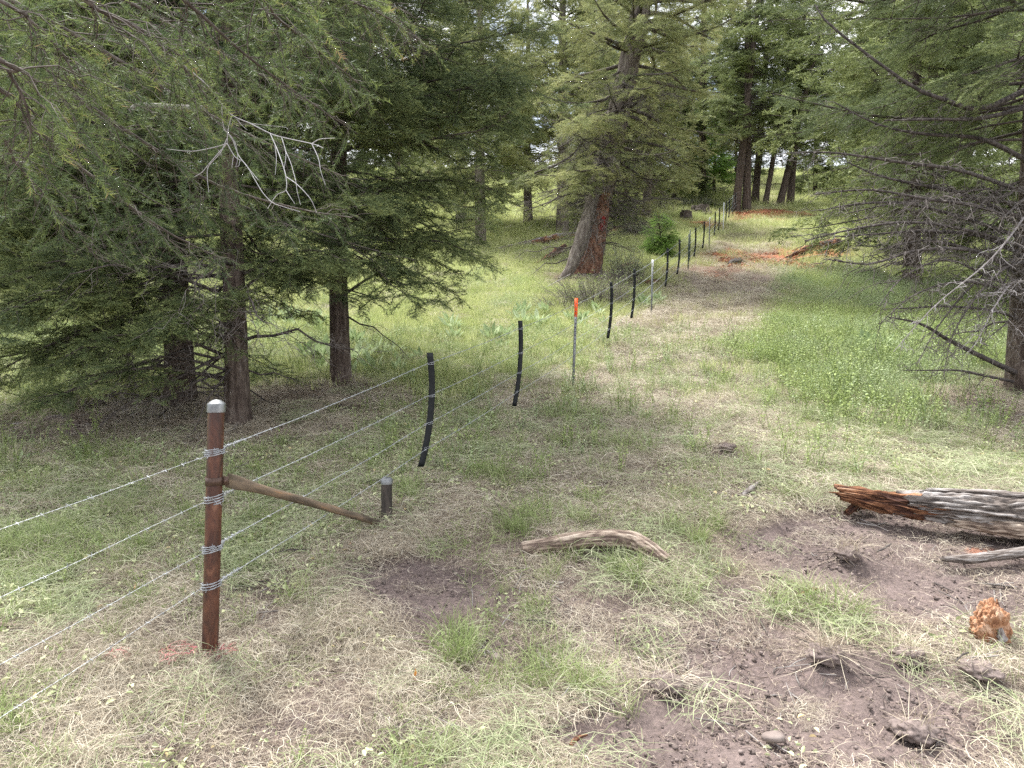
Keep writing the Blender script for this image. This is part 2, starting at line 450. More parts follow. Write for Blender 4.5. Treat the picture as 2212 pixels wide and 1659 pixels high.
LEAF = np.array([[0, 0, 0], [.28, .2, .03], [.62, .21, .05], [1, 0, .0], [.62, -.21, .05], [.28, -.2, .03], [.5, 0, -.02]])
LEAF_F = np.array([[0, 1, 6], [1, 2, 6], [2, 3, 6], [3, 4, 6], [4, 5, 6], [5, 0, 6]])
def place(T, F, pos, X, Y, Z, sc, tint):
    """instances of template T at pos with axes X Y Z"""
    n = len(pos); k = len(T)
    A = np.stack([X, Y, Z], 1) * np.asarray(sc).reshape(-1, 1, 1)
    V = np.einsum('kj,nji->nki', T, A) + pos[:, None, :]
    FF = (F[None] + (np.arange(n)*k)[:, None, None]).reshape(-1, F.shape[1])
    t = np.asarray(tint)
    t = np.repeat(t, k) if t.ndim == 1 else t.ravel()
    return V.reshape(-1, 3), FF, t
def frame(X, up, roll=None):
    X = norm(X); Y = norm(np.cross(up, X)); Z = np.cross(X, Y)
    if roll is not None:
        c, s = np.cos(roll)[:, None], np.sin(roll)[:, None]
        Y, Z = Y*c + Z*s, Z*c - Y*s
    return X, Y, Z
def leaves(rng, n, pos, size, flat=.3, wide=1.0, tint=(0, 1), curl=0):
    d = rng.normal(0, 1, (n, 3)); d[:, 2] *= flat; d = norm(d)
    up = np.tile(np.array([0, 0, 1.]), (n, 1)) + rng.normal(0, .35+curl, (n, 3))
    X, Y, Z = frame(d, up)
    T = LEAF.copy(); T[:, 1] *= wide; T[:, 2] += curl*np.abs(T[:, 1])*1.2
    return place(T, LEAF_F, pos, X, Y, Z, size, rng.uniform(tint[0], tint[1], n))

def clump_green(rng, tall=1.0):
    g = Geo(); g.add(*blades(rng, 48, .06, .06*tall, .22*tall, .42, .0026, .8)); return g
def clump_sparse(rng):
    g = Geo(); g.add(*blades(rng, 34, .17, .04, .16, .5, .0026, .9)); g.add(*blades(rng, 24, .16, .08, .2, .3, .0024, .5, lie=True)); return g
def clump_lying(rng):
    g = Geo(); V, F, T = blades(rng, 60, .14, .1, .26, .2, .0022, .12, lie=True, zmax=.06)
    g.add(V, F, T); return g
def clump_straw(rng):
    g = Geo(); g.add(*blades(rng, 150, .18, .03, .17, .3, .0016, .4, lie=True, zmax=.04, kpts=5)); return g
def clump_crumb(rng):
    g = Geo(); g.add(*blades(rng, 60, .17, .01, .06, .3, .0026, .6, lie=True, zmax=.012)); return g
def clump_forb(rng, h=.26, n=5):
    g = Geo()
    for q in range(n):
        a = rng.uniform(0, 6.28); r = rng.uniform(0, .1)
        hh = h*rng.uniform(.6, 1.2); ln = rng.uniform(-.35, .35, 2)
        base = np.array([r*math.cos(a), r*math.sin(a), 0])
        pts = np.array([base + np.array([ln[0]*t*t*hh, ln[1]*t*t*hh, hh*t]) for t in np.linspace(0, 1, 4)])
        V, F = tubes(pts[None], np.array([[.0022, .0018, .0014, .001]]), 3); g.add(V, F, .2)
        nl = 11
        tt = np.linspace(.25, 1, nl); pos = np.stack([np.interp(tt, np.linspace(0, 1, 4), pts[:, k]) for k in range(3)], -1)
        g.add(*leaves(rng, nl, pos, rng.uniform(.012, .026, nl), .4, 1.1))
    return g
def clump_wilt(rng, n=22, s=.034):
    g = Geo(); a = rng.uniform(0, 6.28, n); r = .16*np.sqrt(rng.uniform(0, 1, n))
    pos = np.stack([r*np.cos(a), r*np.sin(a), rng.uniform(.008, .05, n)], -1)
    g.add(*leaves(rng, n, pos, rng.uniform(.5, 1.2, n)*s, .35, 1.15, curl=.6)); return g
def clump_root(rng):
    """balsamroot like rosette of big pale leaves"""
    g = Geo(); n = 11; a = rng.uniform(0, 6.28, n)
    for q in range(n):
        el = rng.uniform(.5, 1.3); L = rng.uniform(.12, .24)
        d = np.array([math.cos(a[q])*math.cos(el), math.sin(a[q])*math.cos(el), math.sin(el)])
        s = d*L*.45
        pts = np.array([[0, 0, 0], s*.5, s])
        V, F = tubes(pts[None], np.array([[.003, .003, .002]]), 3); g.add(V, F, .3)
        X, Y, Z = frame(d[None], np.array([[0, 0, 1.]]), np.array([rng.uniform(-.8, .8)]))
        g.add(*place(LEAF*np.array([1, .8, 1.2]), LEAF_F, s[None], X, Y, Z, [L*.85], rng.uniform(.3, 1, 1)))
    return g
def clump_twig(rng):
    g = Geo(); n = 9; p = rng.uniform(-.16, .16, (n, 3)); p[:, 2] = rng.uniform(.005, .02, n)
    h = rng.uniform(0, 6.28, n); L = rng.uniform(.04, .18, n)
    d = np.stack([np.cos(h), np.sin(h), rng.normal(0, .08, n)], -1)
    P = p[:, None] + d[:, None]*np.array([-.5, 0, .5])[None, :, None]*L[:, None, None]; P[:, 1] += rng.normal(0, .006, (n, 3)); P[:, :, 2] = np.abs(P[:, :, 2])
    V, F = tubes(P, np.tile([.0022, .0026, .0014], (n, 1))*rng.uniform(.6, 1.6, (n, 1)), 4); g.add(V, F, np.repeat(rng.uniform(0, 1, n), 12)); return g
ICO_V = None
def lump(rng, sub=2, amp=.25, freq=1.5, squash=.7):
    import bmesh
    bm = bmesh.new(); bmesh.ops.create_icosphere(bm, subdivisions=sub, radius=1)
    V = np.array([v.co[:] for v in bm.verts]); F = np.array([[v.index for v in f.verts] for f in bm.faces]); bm.free()
    o = rng.uniform(0, 50, 3)
    r = 1 + amp*2*(fbm(V[:, 0]*freq+o[0], V[:, 1]*freq+o[1], V[:, 2]*freq+o[2], seed=5)-.5)
    V = V*r[:, None]; V[:, 2] *= squash
    return V, F
def clump_clod(rng):
    g = Geo(); n = 26
    for q in range(n):
        V, F = lump(rng, 1, .5, 1.5, .6); s = .0025 + .011*rng.uniform(0, 1)**4
        a = rng.uniform(0, 6.28); r = .16*math.sqrt(rng.uniform())
        g.add(V*s + np.array([r*math.cos(a), r*math.sin(a), s*.3]), F, rng.uniform(0, 1))
    return g
def clump_meadow(rng, n=110, rad=.42, h=.26, w=.009, lean=.35):
    g = Geo(); g.add(*blades(rng, n, rad, h*.4, h, lean, w, .6, kpts=3)); return g
def clump_forbmass(rng):
    g = Geo(); n = 420; a = rng.uniform(0, 6.28, n); r = .36*np.sqrt(rng.uniform(0, 1, n)); z = rng.uniform(.02, .32, n)*(1-.5*(r/.36)**2)
    g.add(*leaves(rng, n, np.stack([r*np.cos(a), r*np.sin(a), z], -1), rng.uniform(.011, .026, n), .6, 1.1))
    g.add(*blades(rng, 130, .36, .12, .4, .28, .0045, .6, kpts=3)); return g

M['g_green'] = leaf_mat('grass_green', [(0, (.16, .21, .07)), (.4, (.23, .3, .1)), (.75, (.33, .39, .17)), (1, (.48, .48, .29))], inst=.5, trans=.3)
M['g_lying'] = leaf_mat('grass_cut_green', [(0, (.2, .24, .12)), (.5, (.32, .36, .2)), (1, (.5, .5, .34))], inst=.5, trans=.2)
M['g_straw'] = leaf_mat('dry_straw', [(0, (.18, .14, .105)), (.35, (.34, .285, .21)), (.7, (.52, .46, .355)), (1, (.66, .61, .5))], inst=.35, trans=.15)
M['g_crumb'] = leaf_mat('dry_litter', [(0, (.1, .07, .055)), (.5, (.24, .185, .145)), (1, (.48, .41, .33))], inst=.3, trans=.05)
M['g_forb'] = leaf_mat('forb_leaves', [(0, (.19, .25, .08)), (.5, (.31, .39, .13)), (1, (.42, .5, .2))], inst=.6, trans=.35)
M['g_grey'] = leaf_mat('grey_green_forb', [(0, (.2, .26, .12)), (.5, (.32, .4, .2)), (1, (.48, .54, .33))], inst=.6, trans=.3)
M['g_wilt'] = leaf_mat('wilted_leaves', [(0, (.3, .36, .18)), (.4, (.5, .53, .3)), (.95, (.66, .67, .42)), (1, (.62, .5, .28))], inst=.4, trans=.25)
M['g_root'] = leaf_mat('pale_broad_leaves', [(0, (.22, .3, .14)), (.6, (.36, .45, .24)), (1, (.52, .6, .38))], inst=.3, trans=.25)
M['g_clod'] = noise_mat('soil_clods', [(.3, (.1, .078, .07)), (.7, (.22, .175, .16))], scale=(60, 60, 60), attr=.5, rough=.95, bump=0)
M['g_meadow'] = leaf_mat('meadow_grass', [(0, (.3, .36, .13)), (.5, (.46, .5, .21)), (1, (.62, .62, .34))], inst=.6, trans=.35)
M['g_meadow_dry'] = leaf_mat('meadow_grass_dry', [(0, (.3, .27, .15)), (.5, (.44, .41, .24)), (1, (.6, .56, .38))], inst=.6, trans=.2)

def scatter(name, label, protos, pts, rot, sc, idx):
    """one object whose points carry small clumps (ground cover nobody could count)"""
    col = bpy.data.collections.new(name + '_clumps')
    for k, me in enumerate(protos):
        o = bpy.data.objects.new('%s_clump_%02d' % (name, k), me); col.objects.link(o)
    me = bpy.data.meshes.new(name)
    me.vertices.add(len(pts)); me.vertices.foreach_set("co", pts.astype(np.float32).ravel())
    a = me.attributes.new("rot", 'FLOAT_VECTOR', 'POINT'); a.data.foreach_set("vector", rot.astype(np.float32).ravel())
    a = me.attributes.new("sc", 'FLOAT', 'POINT'); a.data.foreach_set("value", sc.astype(np.float32))
    a = me.attributes.new("pick", 'INT', 'POINT'); a.data.foreach_set("value", idx.astype(np.int32))
    o = link(bpy.data.objects.new(name, me)); tag(o, label, kind='stuff')
    ng = bpy.data.node_groups.new(name, 'GeometryNodeTree')
    ng.interface.new_socket('Geometry', in_out='INPUT', socket_type='NodeSocketGeometry')
    ng.interface.new_socket('Geometry', in_out='OUTPUT', socket_type='NodeSocketGeometry')
    N = ng.nodes
    gi, go = N.new('NodeGroupInput'), N.new('NodeGroupOutput')
    ip = N.new('GeometryNodeInstanceOnPoints'); ci = N.new('GeometryNodeCollectionInfo')
    ci.inputs['Collection'].default_value = col; ci.inputs['Separate Children'].default_value = True; ci.inputs['Reset Children'].default_value = True
    ip.inputs['Pick Instance'].default_value = True
    def attr(nm, dt):
        q = N.new('GeometryNodeInputNamedAttribute'); q.data_type = dt; q.inputs['Name'].default_value = nm
        return [s for s in q.outputs if s.enabled and s.name == 'Attribute'][0]
    L = ng.links.new
    L(gi.outputs[0], ip.inputs['Points']); L(ci.outputs[0], ip.inputs['Instance'])
    L(attr('pick', 'INT'), ip.inputs['Instance Index']); L(attr('rot', 'FLOAT_VECTOR'), ip.inputs['Rotation']); L(attr('sc', 'FLOAT'), ip.inputs['Scale'])
    L(ip.outputs[0], go.inputs[0])
    o.modifiers.new('clumps', 'NODES').node_group = ng
    return o

def sample(rng, y0, y1, per_m2, left=None, right=None):
    """random points of the wedge of ground the photo looks at, with a margin"""
    area = .5*(y1*y1 - y0*y0)*1.75 + 2.4*(y1-y0)
    n = int(area*per_m2)
    y = np.sqrt(rng.uniform(y0*y0, y1*y1, int(n*1.0)))
    x = rng.uniform(-1, 1, len(y)) * (.875*y + 1.2)
    return x, y
class Layer:
    def __init__(s): s.p, s.r, s.s, s.i = [], [], [], []
    def add(s, rng, x, y, keep, scale, picks, zoff=0.0, rnd=.3, dirw=None):
        k = rng.uniform(0, 1, len(x)) < keep
        x, y = x[k], y[k]; scv = (scale[k] if np.ndim(scale) else np.full(len(x), scale)) * rng.uniform(1-rnd, 1+rnd, len(x))
        z = ground_z(x, y) - .03*blob(x, y, DIRT[:12], 5) + zoff
        e = .06
        sx = np.arctan((ground_z(x+e, y)-ground_z(x-e, y))/(2*e)); sy = np.arctan((ground_z(x, y+e)-ground_z(x, y-e))/(2*e))
        rz = rng.uniform(0, 2*math.pi, len(x))
        # follow the slope: tilt about world axes; euler XYZ applied after the spin, so spin the tilt into local axes
        R_ = np.stack([sy*np.cos(rz) - sx*np.sin(rz)*1.0, -(sy*np.sin(rz) + sx*np.cos(rz)), rz], -1)
        # euler XYZ = Rz*Ry*Rx, tilt has to be expressed in the spun frame
        s.p.append(np.stack([x, y, z], -1)); s.r.append(R_); s.s.append(scv); s.i.append(rng.choice(picks, len(x)))
        return s
    def build(s, name, label, protos):
        print(name, sum(len(a) for a in s.p))
        return scatter(name, label, protos, np.concatenate(s.p), np.concatenate(s.r), np.concatenate(s.s), np.concatenate(s.i))

def pm(fn, mat, cnt_, seed, *a, **k):
    r = []
    for q in range(cnt_):
        r.append(fn(np.random.default_rng(seed+q), *a, **k).mesh(fn.__name__.replace('clump_', '')+'_tuft', M[mat]))
    return r

# green grass ------------------------------------------------------
protos = pm(clump_green, 'g_green', 4, 100) + pm(clump_sparse, 'g_green', 3, 110) + pm(clump_lying, 'g_lying', 3, 120) + pm(clump_meadow, 'g_meadow', 3, 130) + pm(clump_meadow, 'g_meadow_dry', 2, 140, n=90, h=.2)
L = Layer()
x, y = sample(rg, 2.0, 6, 110); c = cover(x, y)
tuft = sstep(.52, .68, fbm(x*1.7, y*1.7, seed=201, oct=3))
TUFTS = [patch(*p) for p in [(1000, 1390, 60, 60), (1230, 1230, 60, 45), (1290, 1250, 150, 30, .8), (1830, 1305, 170, 30), (1150, 1140, 90, 35), (880, 1070, 40, 30), (600, 1330, 80, 40, .6), (860, 1620, 180, 50, .8), (1120, 1480, 200, 40, .5), (1700, 1070, 30, 25, .9),
        (1500, 1130, 80, 60, .7), (1260, 1120, 60, 40, .7), (150, 1180, 200, 100, .7), (2100, 1430, 60, 30, .4), (1110, 1510, 60, 60, .5)]]
tf = blob(x, y, TUFTS, 8, wob=.35)
dens = (.02 + .22*tuft*c['near'] + .55*c['left'] + .35*c['rbank'] + .25*c['mown']*tuft)*(1-.97*c['dirt'])*(1-.8*c['duff'])
L.add(rg, x, y, np.clip(dens, 0, 1)*.34, .85, [0, 1, 2, 3])
L.add(rg, x, y, np.clip(tf*(1-.8*c['dirt']), 0, 1)*.6, 1.0, [0, 1, 2, 3])
x, y = sample(rg, 2.0, 6, 110); c = cover(x, y)
dens = (.05 + .25*sstep(.5, .68, fbm(x*1.3, y*1.3, seed=202)) + .3*c['left'])*(1-.95*c['dirt'])*(1-.7*c['duff'])
L.add(rg, x, y, np.clip(dens, 0, 1)*.6, 1.0, [4, 5, 6])
x, y = sample(rg, 2.0, 6, 60); c = cover(x, y)
L.add(rg, x, y, np.clip(.08+.6*sstep(.5, .62, fbm(x*1.1, y*1.1, seed=203))+.4*c['left'], 0, 1)*(1-.95*c['dirt'])*.7, 1.1, [7, 8, 9])
x, y = sample(rg, 6, 14, 70); c = cover(x, y)
dens = (.07 + .75*c['lush'] + .8*c['meadow'] + .6*c['left'] + .4*c['rbank'] + .1*c['mown'] + .5*c['mown']*sstep(.46, .58, c['n2']))*(1-.95*c['dirt'])*(1-.8*c['duff'])*(1-c['red'])
L.add(rg, x, y, np.clip(dens, 0, 1)*.6, 1.2, [0, 1, 2, 3, 4, 5, 6])
x, y = sample(rg, 6, 14, 30); c = cover(x, y)
L.add(rg, x, y, np.clip(.4+.6*c['rbank'], 0, 1)*(1-.95*c['dirt'])*(1-c['red'])*(1-.6*c['duff'])*.6, 1.3, [7, 8, 9])
x, y = sample(rg, 9, 24, 20); c = cover(x, y)
L.add(rg, x, y, np.clip(c['meadow']*.9 + .35*c['lush'] + .12*c['mown'], 0, 1)*(1-.9*c['dirt'])*(1-c['red']), .8, [10, 11, 12])
x, y = sample(rg, 22, 45, 6); c = cover(x, y)
L.add(rg, x, y, np.clip(c['meadow'] + .7*c['lush'] + .3, 0, 1)*(1-.8*c['red']), 1.2, [10, 11, 12])
x, y = sample(rg, 44, 95, 1.6); c = cover(x, y)
L.add(rg, x, y, 1-.5*c['strip'], 2.2, [10, 11, 12])
L.build('grass', 'green grass in tufts and mown swathes over the slope', protos)

# straw and dry litter ---------------------------------------------
protos = pm(clump_straw, 'g_straw', 5, 300) + pm(clump_crumb, 'g_crumb', 4, 320) + pm(clump_meadow, 'g_meadow_dry', 3, 340, n=90, h=.12, w=.008, lean=.9)
L = Layer()
x, y = sample(rg, 2.0, 5.6, 230); c = cover(x, y)
gap = sstep(.4, .58, fbm(x*2.1, y*2.1, seed=210, oct=4))*(1-.72*sstep(-.3, .8, x)*(1-sstep(4.3, 5.2, y)))
dens = (.06+.94*gap)*(.35*c['left'] + .8*c['near'] + .5*c['rbank'] + .6*c['mown'])*(1-.93*c['dirt'])*(1-.6*c['duff'])
L.add(rg, x, y, np.clip(dens, 0, 1)*.9, .9, [0, 1, 2, 3, 4], rnd=.45)
x, y = sample(rg, 2.0, 7, 130); c = cover(x, y)
L.add(rg, x, y, np.clip(.6 + .4*c['near'] + .3*c['duff'], 0, 1)*(1-.8*c['dirt']), 1.0, [5, 6, 7, 8])
x, y = sample(rg, 5.4, 12, 85); c = cover(x, y)
dens = (.1 + .95*c['strip']*.8*(.4+.65*sstep(.42, .6, fbm(x*1.1, y*1.1, seed=266))) + .5*c['left'] + .5*c['rbank'] + .1*c['lush'] + .55*c['duff']*sstep(.3, .6, c['n2']))*(1-.85*c['dirt'])
L.add(rg, x, y, np.clip(dens, 0, 1)*.85, 1.25, [0, 1, 2, 3, 4])
x, y = sample(rg, 7, 14, 40); c = cover(x, y)
L.add(rg, x, y, np.clip(.2+c['duff']+.6*c['strip'], 0, 1), 1.4, [5, 6, 7, 8])
x, y = sample(rg, 11, 28, 16); c = cover(x, y)
L.add(rg, x, y, np.clip(c['strip']*.9+.08, 0, 1)*(1-.8*c['dirt'])*(1-.8*c['red']), 1.9, [0, 1, 2, 3, 4])
x, y = sample(rg, 14, 32, 9); c = cover(x, y)
L.add(rg, x, y, np.clip(c['strip']*.7+.15, 0, 1)*(1-c['dirt'])*(1-c['red']), 1.1, [9, 10, 11])
x, y = sample(rg, 30, 90, 1.5); c = cover(x, y)
L.add(rg, x, y, np.clip(c['strip']*.8+.25, 0, 1)*(1-c['red']), 1.9, [9, 10, 11])
L.build('dry_grass', 'pale mown straw and dry litter matted over the soil', protos)

# broad leaved weeds -----------------------------------------------
protos = pm(clump_forb, 'g_forb', 4, 400) + pm(clump_forb, 'g_grey', 3, 410, h=.2) + pm(clump_forbmass, 'g_forb', 3, 420) + pm(clump_forbmass, 'g_grey', 3, 430)
L = Layer()
x, y = sample(rg, 2.3, 6.5, 34); c = cover(x, y)
L.add(rg, x, y, np.clip(.03 + .5*c['left'] + .35*c['rbank'], 0, 1)*(1-c['dirt'])*.7, .65, [0, 1, 2, 3, 4, 5, 6])
x, y = sample(rg, 6.2, 14, 46); c = cover(x, y)
lushn = sstep(.35, .6, fbm(x*.8, y*.8, seed=220))
L.add(rg, x, y, np.clip(c['lush']*(.35+.65*lushn) + .25*c['meadow'] + .2*c['left'] + .42*c['strip']*sstep(.4, .6, c['n2']), 0, 1)*(1-c['dirt'])*(1-c['red'])*(1-.8*c['duff'])*.75, 1.15, [0, 1, 2, 3, 4, 5, 6])
x, y = sample(rg, 8.5, 24, 9); c = cover(x, y)
gy = sstep(.42, .58, fbm(x*.6, y*.6, seed=222))
kk = np.clip(c['lush']*(.25+.75*sstep(.35, .55, fbm(x*1.3, y*1.3, seed=223))) + .12*c['meadow'], 0, 1)*(1-c['dirt'])*(1-c['red'])*(1-c['duff'])*(1-sstep(19, 23, y))
L.add(rg, x, y, kk*gy, 1.0, [7, 8, 9], rnd=.45)
L.add(rg, x, y, kk*(1-gy), .95, [10, 11, 12], rnd=.45)
x, y = sample(rg, 6.4, 13, 16); c = cover(x, y)
L.add(rg, x, y, c['lush']*(1-c['dirt']), 1.5, [0, 1, 2, 3, 4, 5, 6], rnd=.4)
L.build('weeds', 'leafy green weeds standing knee high on the bank', protos)

# wilted leaves -----------------------------------------------------
protos = pm(clump_wilt, 'g_wilt', 5, 500)
L = Layer()
x, y = sample(rg, 2.6, 10, 170); c = cover(x, y)
yel = sstep(.42, .6, fbm(x*1.2, y*1.2, seed=230))
L.add(rg, x, y, np.clip(c['left']*(.35+.65*yel) + c['rbank']*(.3+.7*yel)*.9 + .07*c['near'] + .25*c['mown']*sstep(4.5, 6, y)*yel, 0, 1)*(1-.9*c['dirt'])*(1-.5*c['duff'])*.8, 1.0, [0, 1, 2, 3, 4])
L.build('wilted_leaves', 'pale wilted leaves lying over the cut grass', protos)

# big pale leaved rosettes -------------------------------------------
protos = pm(clump_root, 'g_root', 4, 600)
L = Layer()
ROS = [patch(*p) for p in [(1190, 690, 110, 22), (1250, 690, 60, 22), (1380, 650, 50, 14), (760, 770, 130, 30, .8), (1000, 730, 120, 40, .7), (850, 790, 80, 30, .7), (620, 720, 120, 40, .6), (1900, 765, 40, 10)]]
x, y = sample(rg, 7, 17, 14); b = blob(x, y, ROS, 9, wob=.3)
L.add(rg, x, y, b*.45, .95, [0, 1, 2, 3], rnd=.5)
x, y = sample(rg, 2.8, 7, 2.0); c = cover(x, y)
L.add(rg, x, y, .05*(1-c['dirt']), .4, [0, 1, 2, 3])
L.build('broad_leaf_plants', 'rosettes of large pale grey green leaves in the grass', protos)

# soil clods and twig litter -----------------------------------------
protos = pm(clump_clod, 'g_clod', 3, 700)
L = Layer()
x, y = sample(rg, 2.0, 6, 60); c = cover(x, y)
L.add(rg, x, y, np.clip(c['dirt']*(.5+.5*sstep(.45, .6, c['n2'])) + .08, 0, 1)*.8, 1.0, [0, 1, 2])
L.build('soil_crumbs', 'crumbs and small clods of brown soil', protos)
protos = pm(clump_twig, 'dead_dark', 3, 720)
L = Layer()
x, y = sample(rg, 2.0, 12, 9); c = cover(x, y)
L.add(rg, x, y, np.clip(.35*c['near'] + 1.5*c['duff'] + .12, 0, 1), 1.2, [0, 1, 2])
L.build('twig_litter', 'small broken twigs scattered over the ground', protos)

# chips of rotten red wood ---------------------------------------------
M['chips'] = leaf_mat('red_wood_chips', [(0, (.16, .06, .035)), (.5, (.36, .15, .08)), (1, (.56, .32, .2))], inst=.5, trans=.0, rough=.9)
def clump_chip(rng):
    g = Geo(); n = 60; a = rng.uniform(0, 6.28, n); r = .34*np.sqrt(rng.uniform(0, 1, n))
    pos = np.stack([r*np.cos(a), r*np.sin(a), rng.uniform(.0, .05, n)], -1)
    g.add(*leaves(rng, n, pos, rng.uniform(.03, .11, n), .25, .7, curl=.3)); return g
protos = pm(clump_chip, 'chips', 3, 800)
L = Layer()
x, y = sample(rg, 14, 55, 5); c = cover(x, y)
L.add(rg, x, y, c['red']**1.5, 1.1, [0, 1, 2], rnd=.4)
x, y = sample(rg, 4, 6, 20); c = cover(x, y)
L.add(rg, x, y, c['red'], .3, [0, 1, 2])
L.build('wood_chips', 'red brown chips of rotten wood strewn over the slope', protos)
# ================================================================== fence
M['rust'] = noise_mat('rusty_steel_pipe', [(.3, (.02, .009, .007)), (.47, (.06, .022, .014)), (.6, (.11, .042, .024)), (.78, (.26, .13, .08))], scale=(20, 20, 7), detail=9, rough=.42, bump=.25, spec=.5, dist=.8, bdist=.004)
M['galv'] = noise_mat('galvanised_steel', [(.3, (.13, .135, .14)), (.7, (.3, .31, .315))], scale=(25, 25, 25), rough=.5, bump=.1, metal=.85, spec=.5)
M['wire'] = noise_mat('galvanised_wire', [(.3, (.3, .315, .33)), (.7, (.48, .5, .53))], scale=(40, 40, 40), rough=.4, bump=0, metal=.35, spec=.6)
M['brace'] = noise_mat('weathered_brace', [(.3, (.045, .035, .026)), (.48, (.11, .085, .062)), (.62, (.2, .145, .1)), (.74, (.4, .2, .09))], scale=(3, 22, 22), rough=.6, bump=.4, spec=.35)
M['brace_post'] = noise_mat('dark_pipe', [(.35, (.018, .015, .013)), (.65, (.06, .048, .04))], scale=(30, 30, 6), rough=.6, bump=.3, spec=.35)
M['band'] = noise_mat('brown_steel_band', [(.3, (.05, .03, .024)), (.7, (.13, .085, .065))], scale=(20, 20, 20), rough=.45, bump=.1, metal=.4)
M['black'] = noise_mat('black_plastic', [(.3, (.006, .007, .008)), (.7, (.014, .016, .017))], scale=(9, 9, 9), rough=.6, bump=.05, spec=.25)
M['orange'] = noise_mat('orange_paint', [(.3, (.8, .09, .015)), (.7, (.9, .13, .03))], scale=(9, 9, 9), rough=.5, bump=0)
M['white'] = noise_mat('white_paint', [(.3, (.6, .62, .64)), (.7, (.8, .81, .82))], scale=(9, 9, 9), rough=.5, bump=0)
M['steel_grey'] = noise_mat('grey_steel_post', [(.3, (.13, .135, .14)), (.7, (.27, .28, .285))], scale=(9, 9, 9), rough=.45, bump=.05, metal=.5)
M['green_post'] = noise_mat('green_steel_post', [(.3, (.03, .045, .035)), (.7, (.065, .085, .065))], scale=(9, 9, 9), rough=.5, bump=.05)

def lathe(prof, n=32):
    """prof: list of (r, z)"""
    p = np.array(prof, float); k = len(p); a = np.arange(n)*2*math.pi/n
    V = np.stack([p[:, 0:1]*np.cos(a), p[:, 0:1]*np.sin(a), np.repeat(p[:, 1:2], n, 1)], -1).reshape(-1, 3)
    i = np.arange(k-1)[:, None]*n; j = np.arange(n)[None]; j2 = (j+1) % n
    return V, np.stack([i+j, i+j2, i+n+j2, i+n+j], -1).reshape(-1, 4)
def box(x0, x1, y0, y1, z0, z1):
    V = np.array([[x, y, z] for z in (z0, z1) for y in (y0, y1) for x in (x0, x1)], float)
    return V, np.array([[0, 2, 3, 1], [4, 5, 7, 6], [0, 1, 5, 4], [2, 6, 7, 3], [0, 4, 6, 2], [1, 3, 7, 5]])
def shear_lean(V, lx, ly=0):
    V = V.copy(); V[:, 0] += lx*V[:, 2]; V[:, 1] += ly*V[:, 2]; return V

# corner post
PB = np.array([-1.575, 3.64, 0.0]); PB[2] = float(gbase(0, 3.64)) - .02
LEAN = .042; PR = .0405; PH = 1.36
post = empty('rusty_corner_post', PB, 'rusty brown steel pipe post with a shiny domed cap and four barbed wire wraps', 'fence post')
V, F = lathe([(PR, -.4), (PR, PH)], 40); pm_ = make_mesh('pipe', shear_lean(V, LEAN), F, M['rust'], smooth=True); child('pipe', pm_, post)
cap = [(PR+.0045, PH-.046), (PR+.0045, PH-.006), (PR+.002, PH), (PR-.003, PH+.002), (PR*.8, PH+.008), (PR*.5, PH+.015), (PR*.2, PH+.018), (.0001, PH+.019)]
V, F = lathe(cap, 40); child('cap', make_mesh('cap', shear_lean(V, LEAN), F, M['galv'], smooth=True), post)
bz = (EYE + (770-1040)/FPX*3.64) - PB[2]
V, F = lathe([(PR+.001, bz-.02), (PR+.005, bz-.02), (PR+.005, bz+.02), (PR+.001, bz+.02)], 40)
g = Geo(); g.add(shear_lean(V, LEAN), F)
V, F = box(PR, PR+.032, -.006, .006, bz-.022, bz+.022); g.add(shear_lean(V, LEAN), F)
bV, bF = lathe([(0.0001, -.016), (.008, -.016), (.008, .016), (.0001, .016)], 6); bV = bV[:, [0, 2, 1]]; g.add(bV + np.array([PR+.02+LEAN*bz, 0, bz]), bF)
child('band', g.mesh('band', M['band']), post)

# short brace post
SB = np.array([-.94, 5.29, 0.0]); SB[2] = float(gbase(0, 5.29)) - .03
sp = empty('short_brace_post', SB, 'short dark pipe stub with a grey metal cap at the foot of the brace', 'fence post')
V, F = lathe([(.041, -.3), (.041, .37)], 32); child('pipe', make_mesh('pipe', V, F, M['brace_post'], smooth=True), sp)
V, F = lathe([(.045, .335), (.045, .372), (.04, .378), (.025, .386), (.0001, .39)], 32); child('cap', make_mesh('cap', V, F, M['galv'], smooth=True), sp)

# brace rail: flattened fan at the post, then a pipe running down to the stub
A = PB + np.array([PR+.02+LEAN*bz, .01, bz+.002]); B = SB + np.array([-.03, -.02, .035])
n = 40; s = np.linspace(0, 1, n)
d = norm(B-A); side = norm(np.cross(d, [0, 0, 1.])); upv = np.cross(side, d)
hv = np.interp(s, [0, .04, .12, .2, 1], [.036, .038, .029, .025, .0235]); wv = np.interp(s, [0, .05, .13, .2, 1], [.005, .008, .02, .024, .0235])
an = np.arange(24)*2*math.pi/24
P = A + (B-A)*s[:, None] ; P[:, 2] += .006*np.sin(s*math.pi)
V = P[:, None, :] + side*(wv[:, None]*np.cos(an))[..., None] + upv*(hv[:, None]*np.sin(an))[..., None]
V = V.reshape(-1, 3); i = np.arange(n-1)[:, None]*24; j = np.arange(24)[None]; j2 = (j+1) % 24
F = np.stack([i+j, i+j2, i+24+j2, i+24+j], -1).reshape(-1, 4)
V = np.vstack([V, A, B]); F3 = np.array([[q, (q+1) % 24, n*24] for q in range(24)] + [[(n-1)*24+q, (n-1)*24+(q+1) % 24, n*24+1] for q in range(24)])
Mx = np.stack([d, side, upv], 1)
o = single('brace_rail', make_mesh('brace_rail', (V-A) @ Mx, [F, F3], M['brace'], smooth=True), A, 'weathered brown diagonal brace pipe from the rusty post down to the stub', 'brace')
o.rotation_euler = Matrix(Mx.tolist()).to_euler()

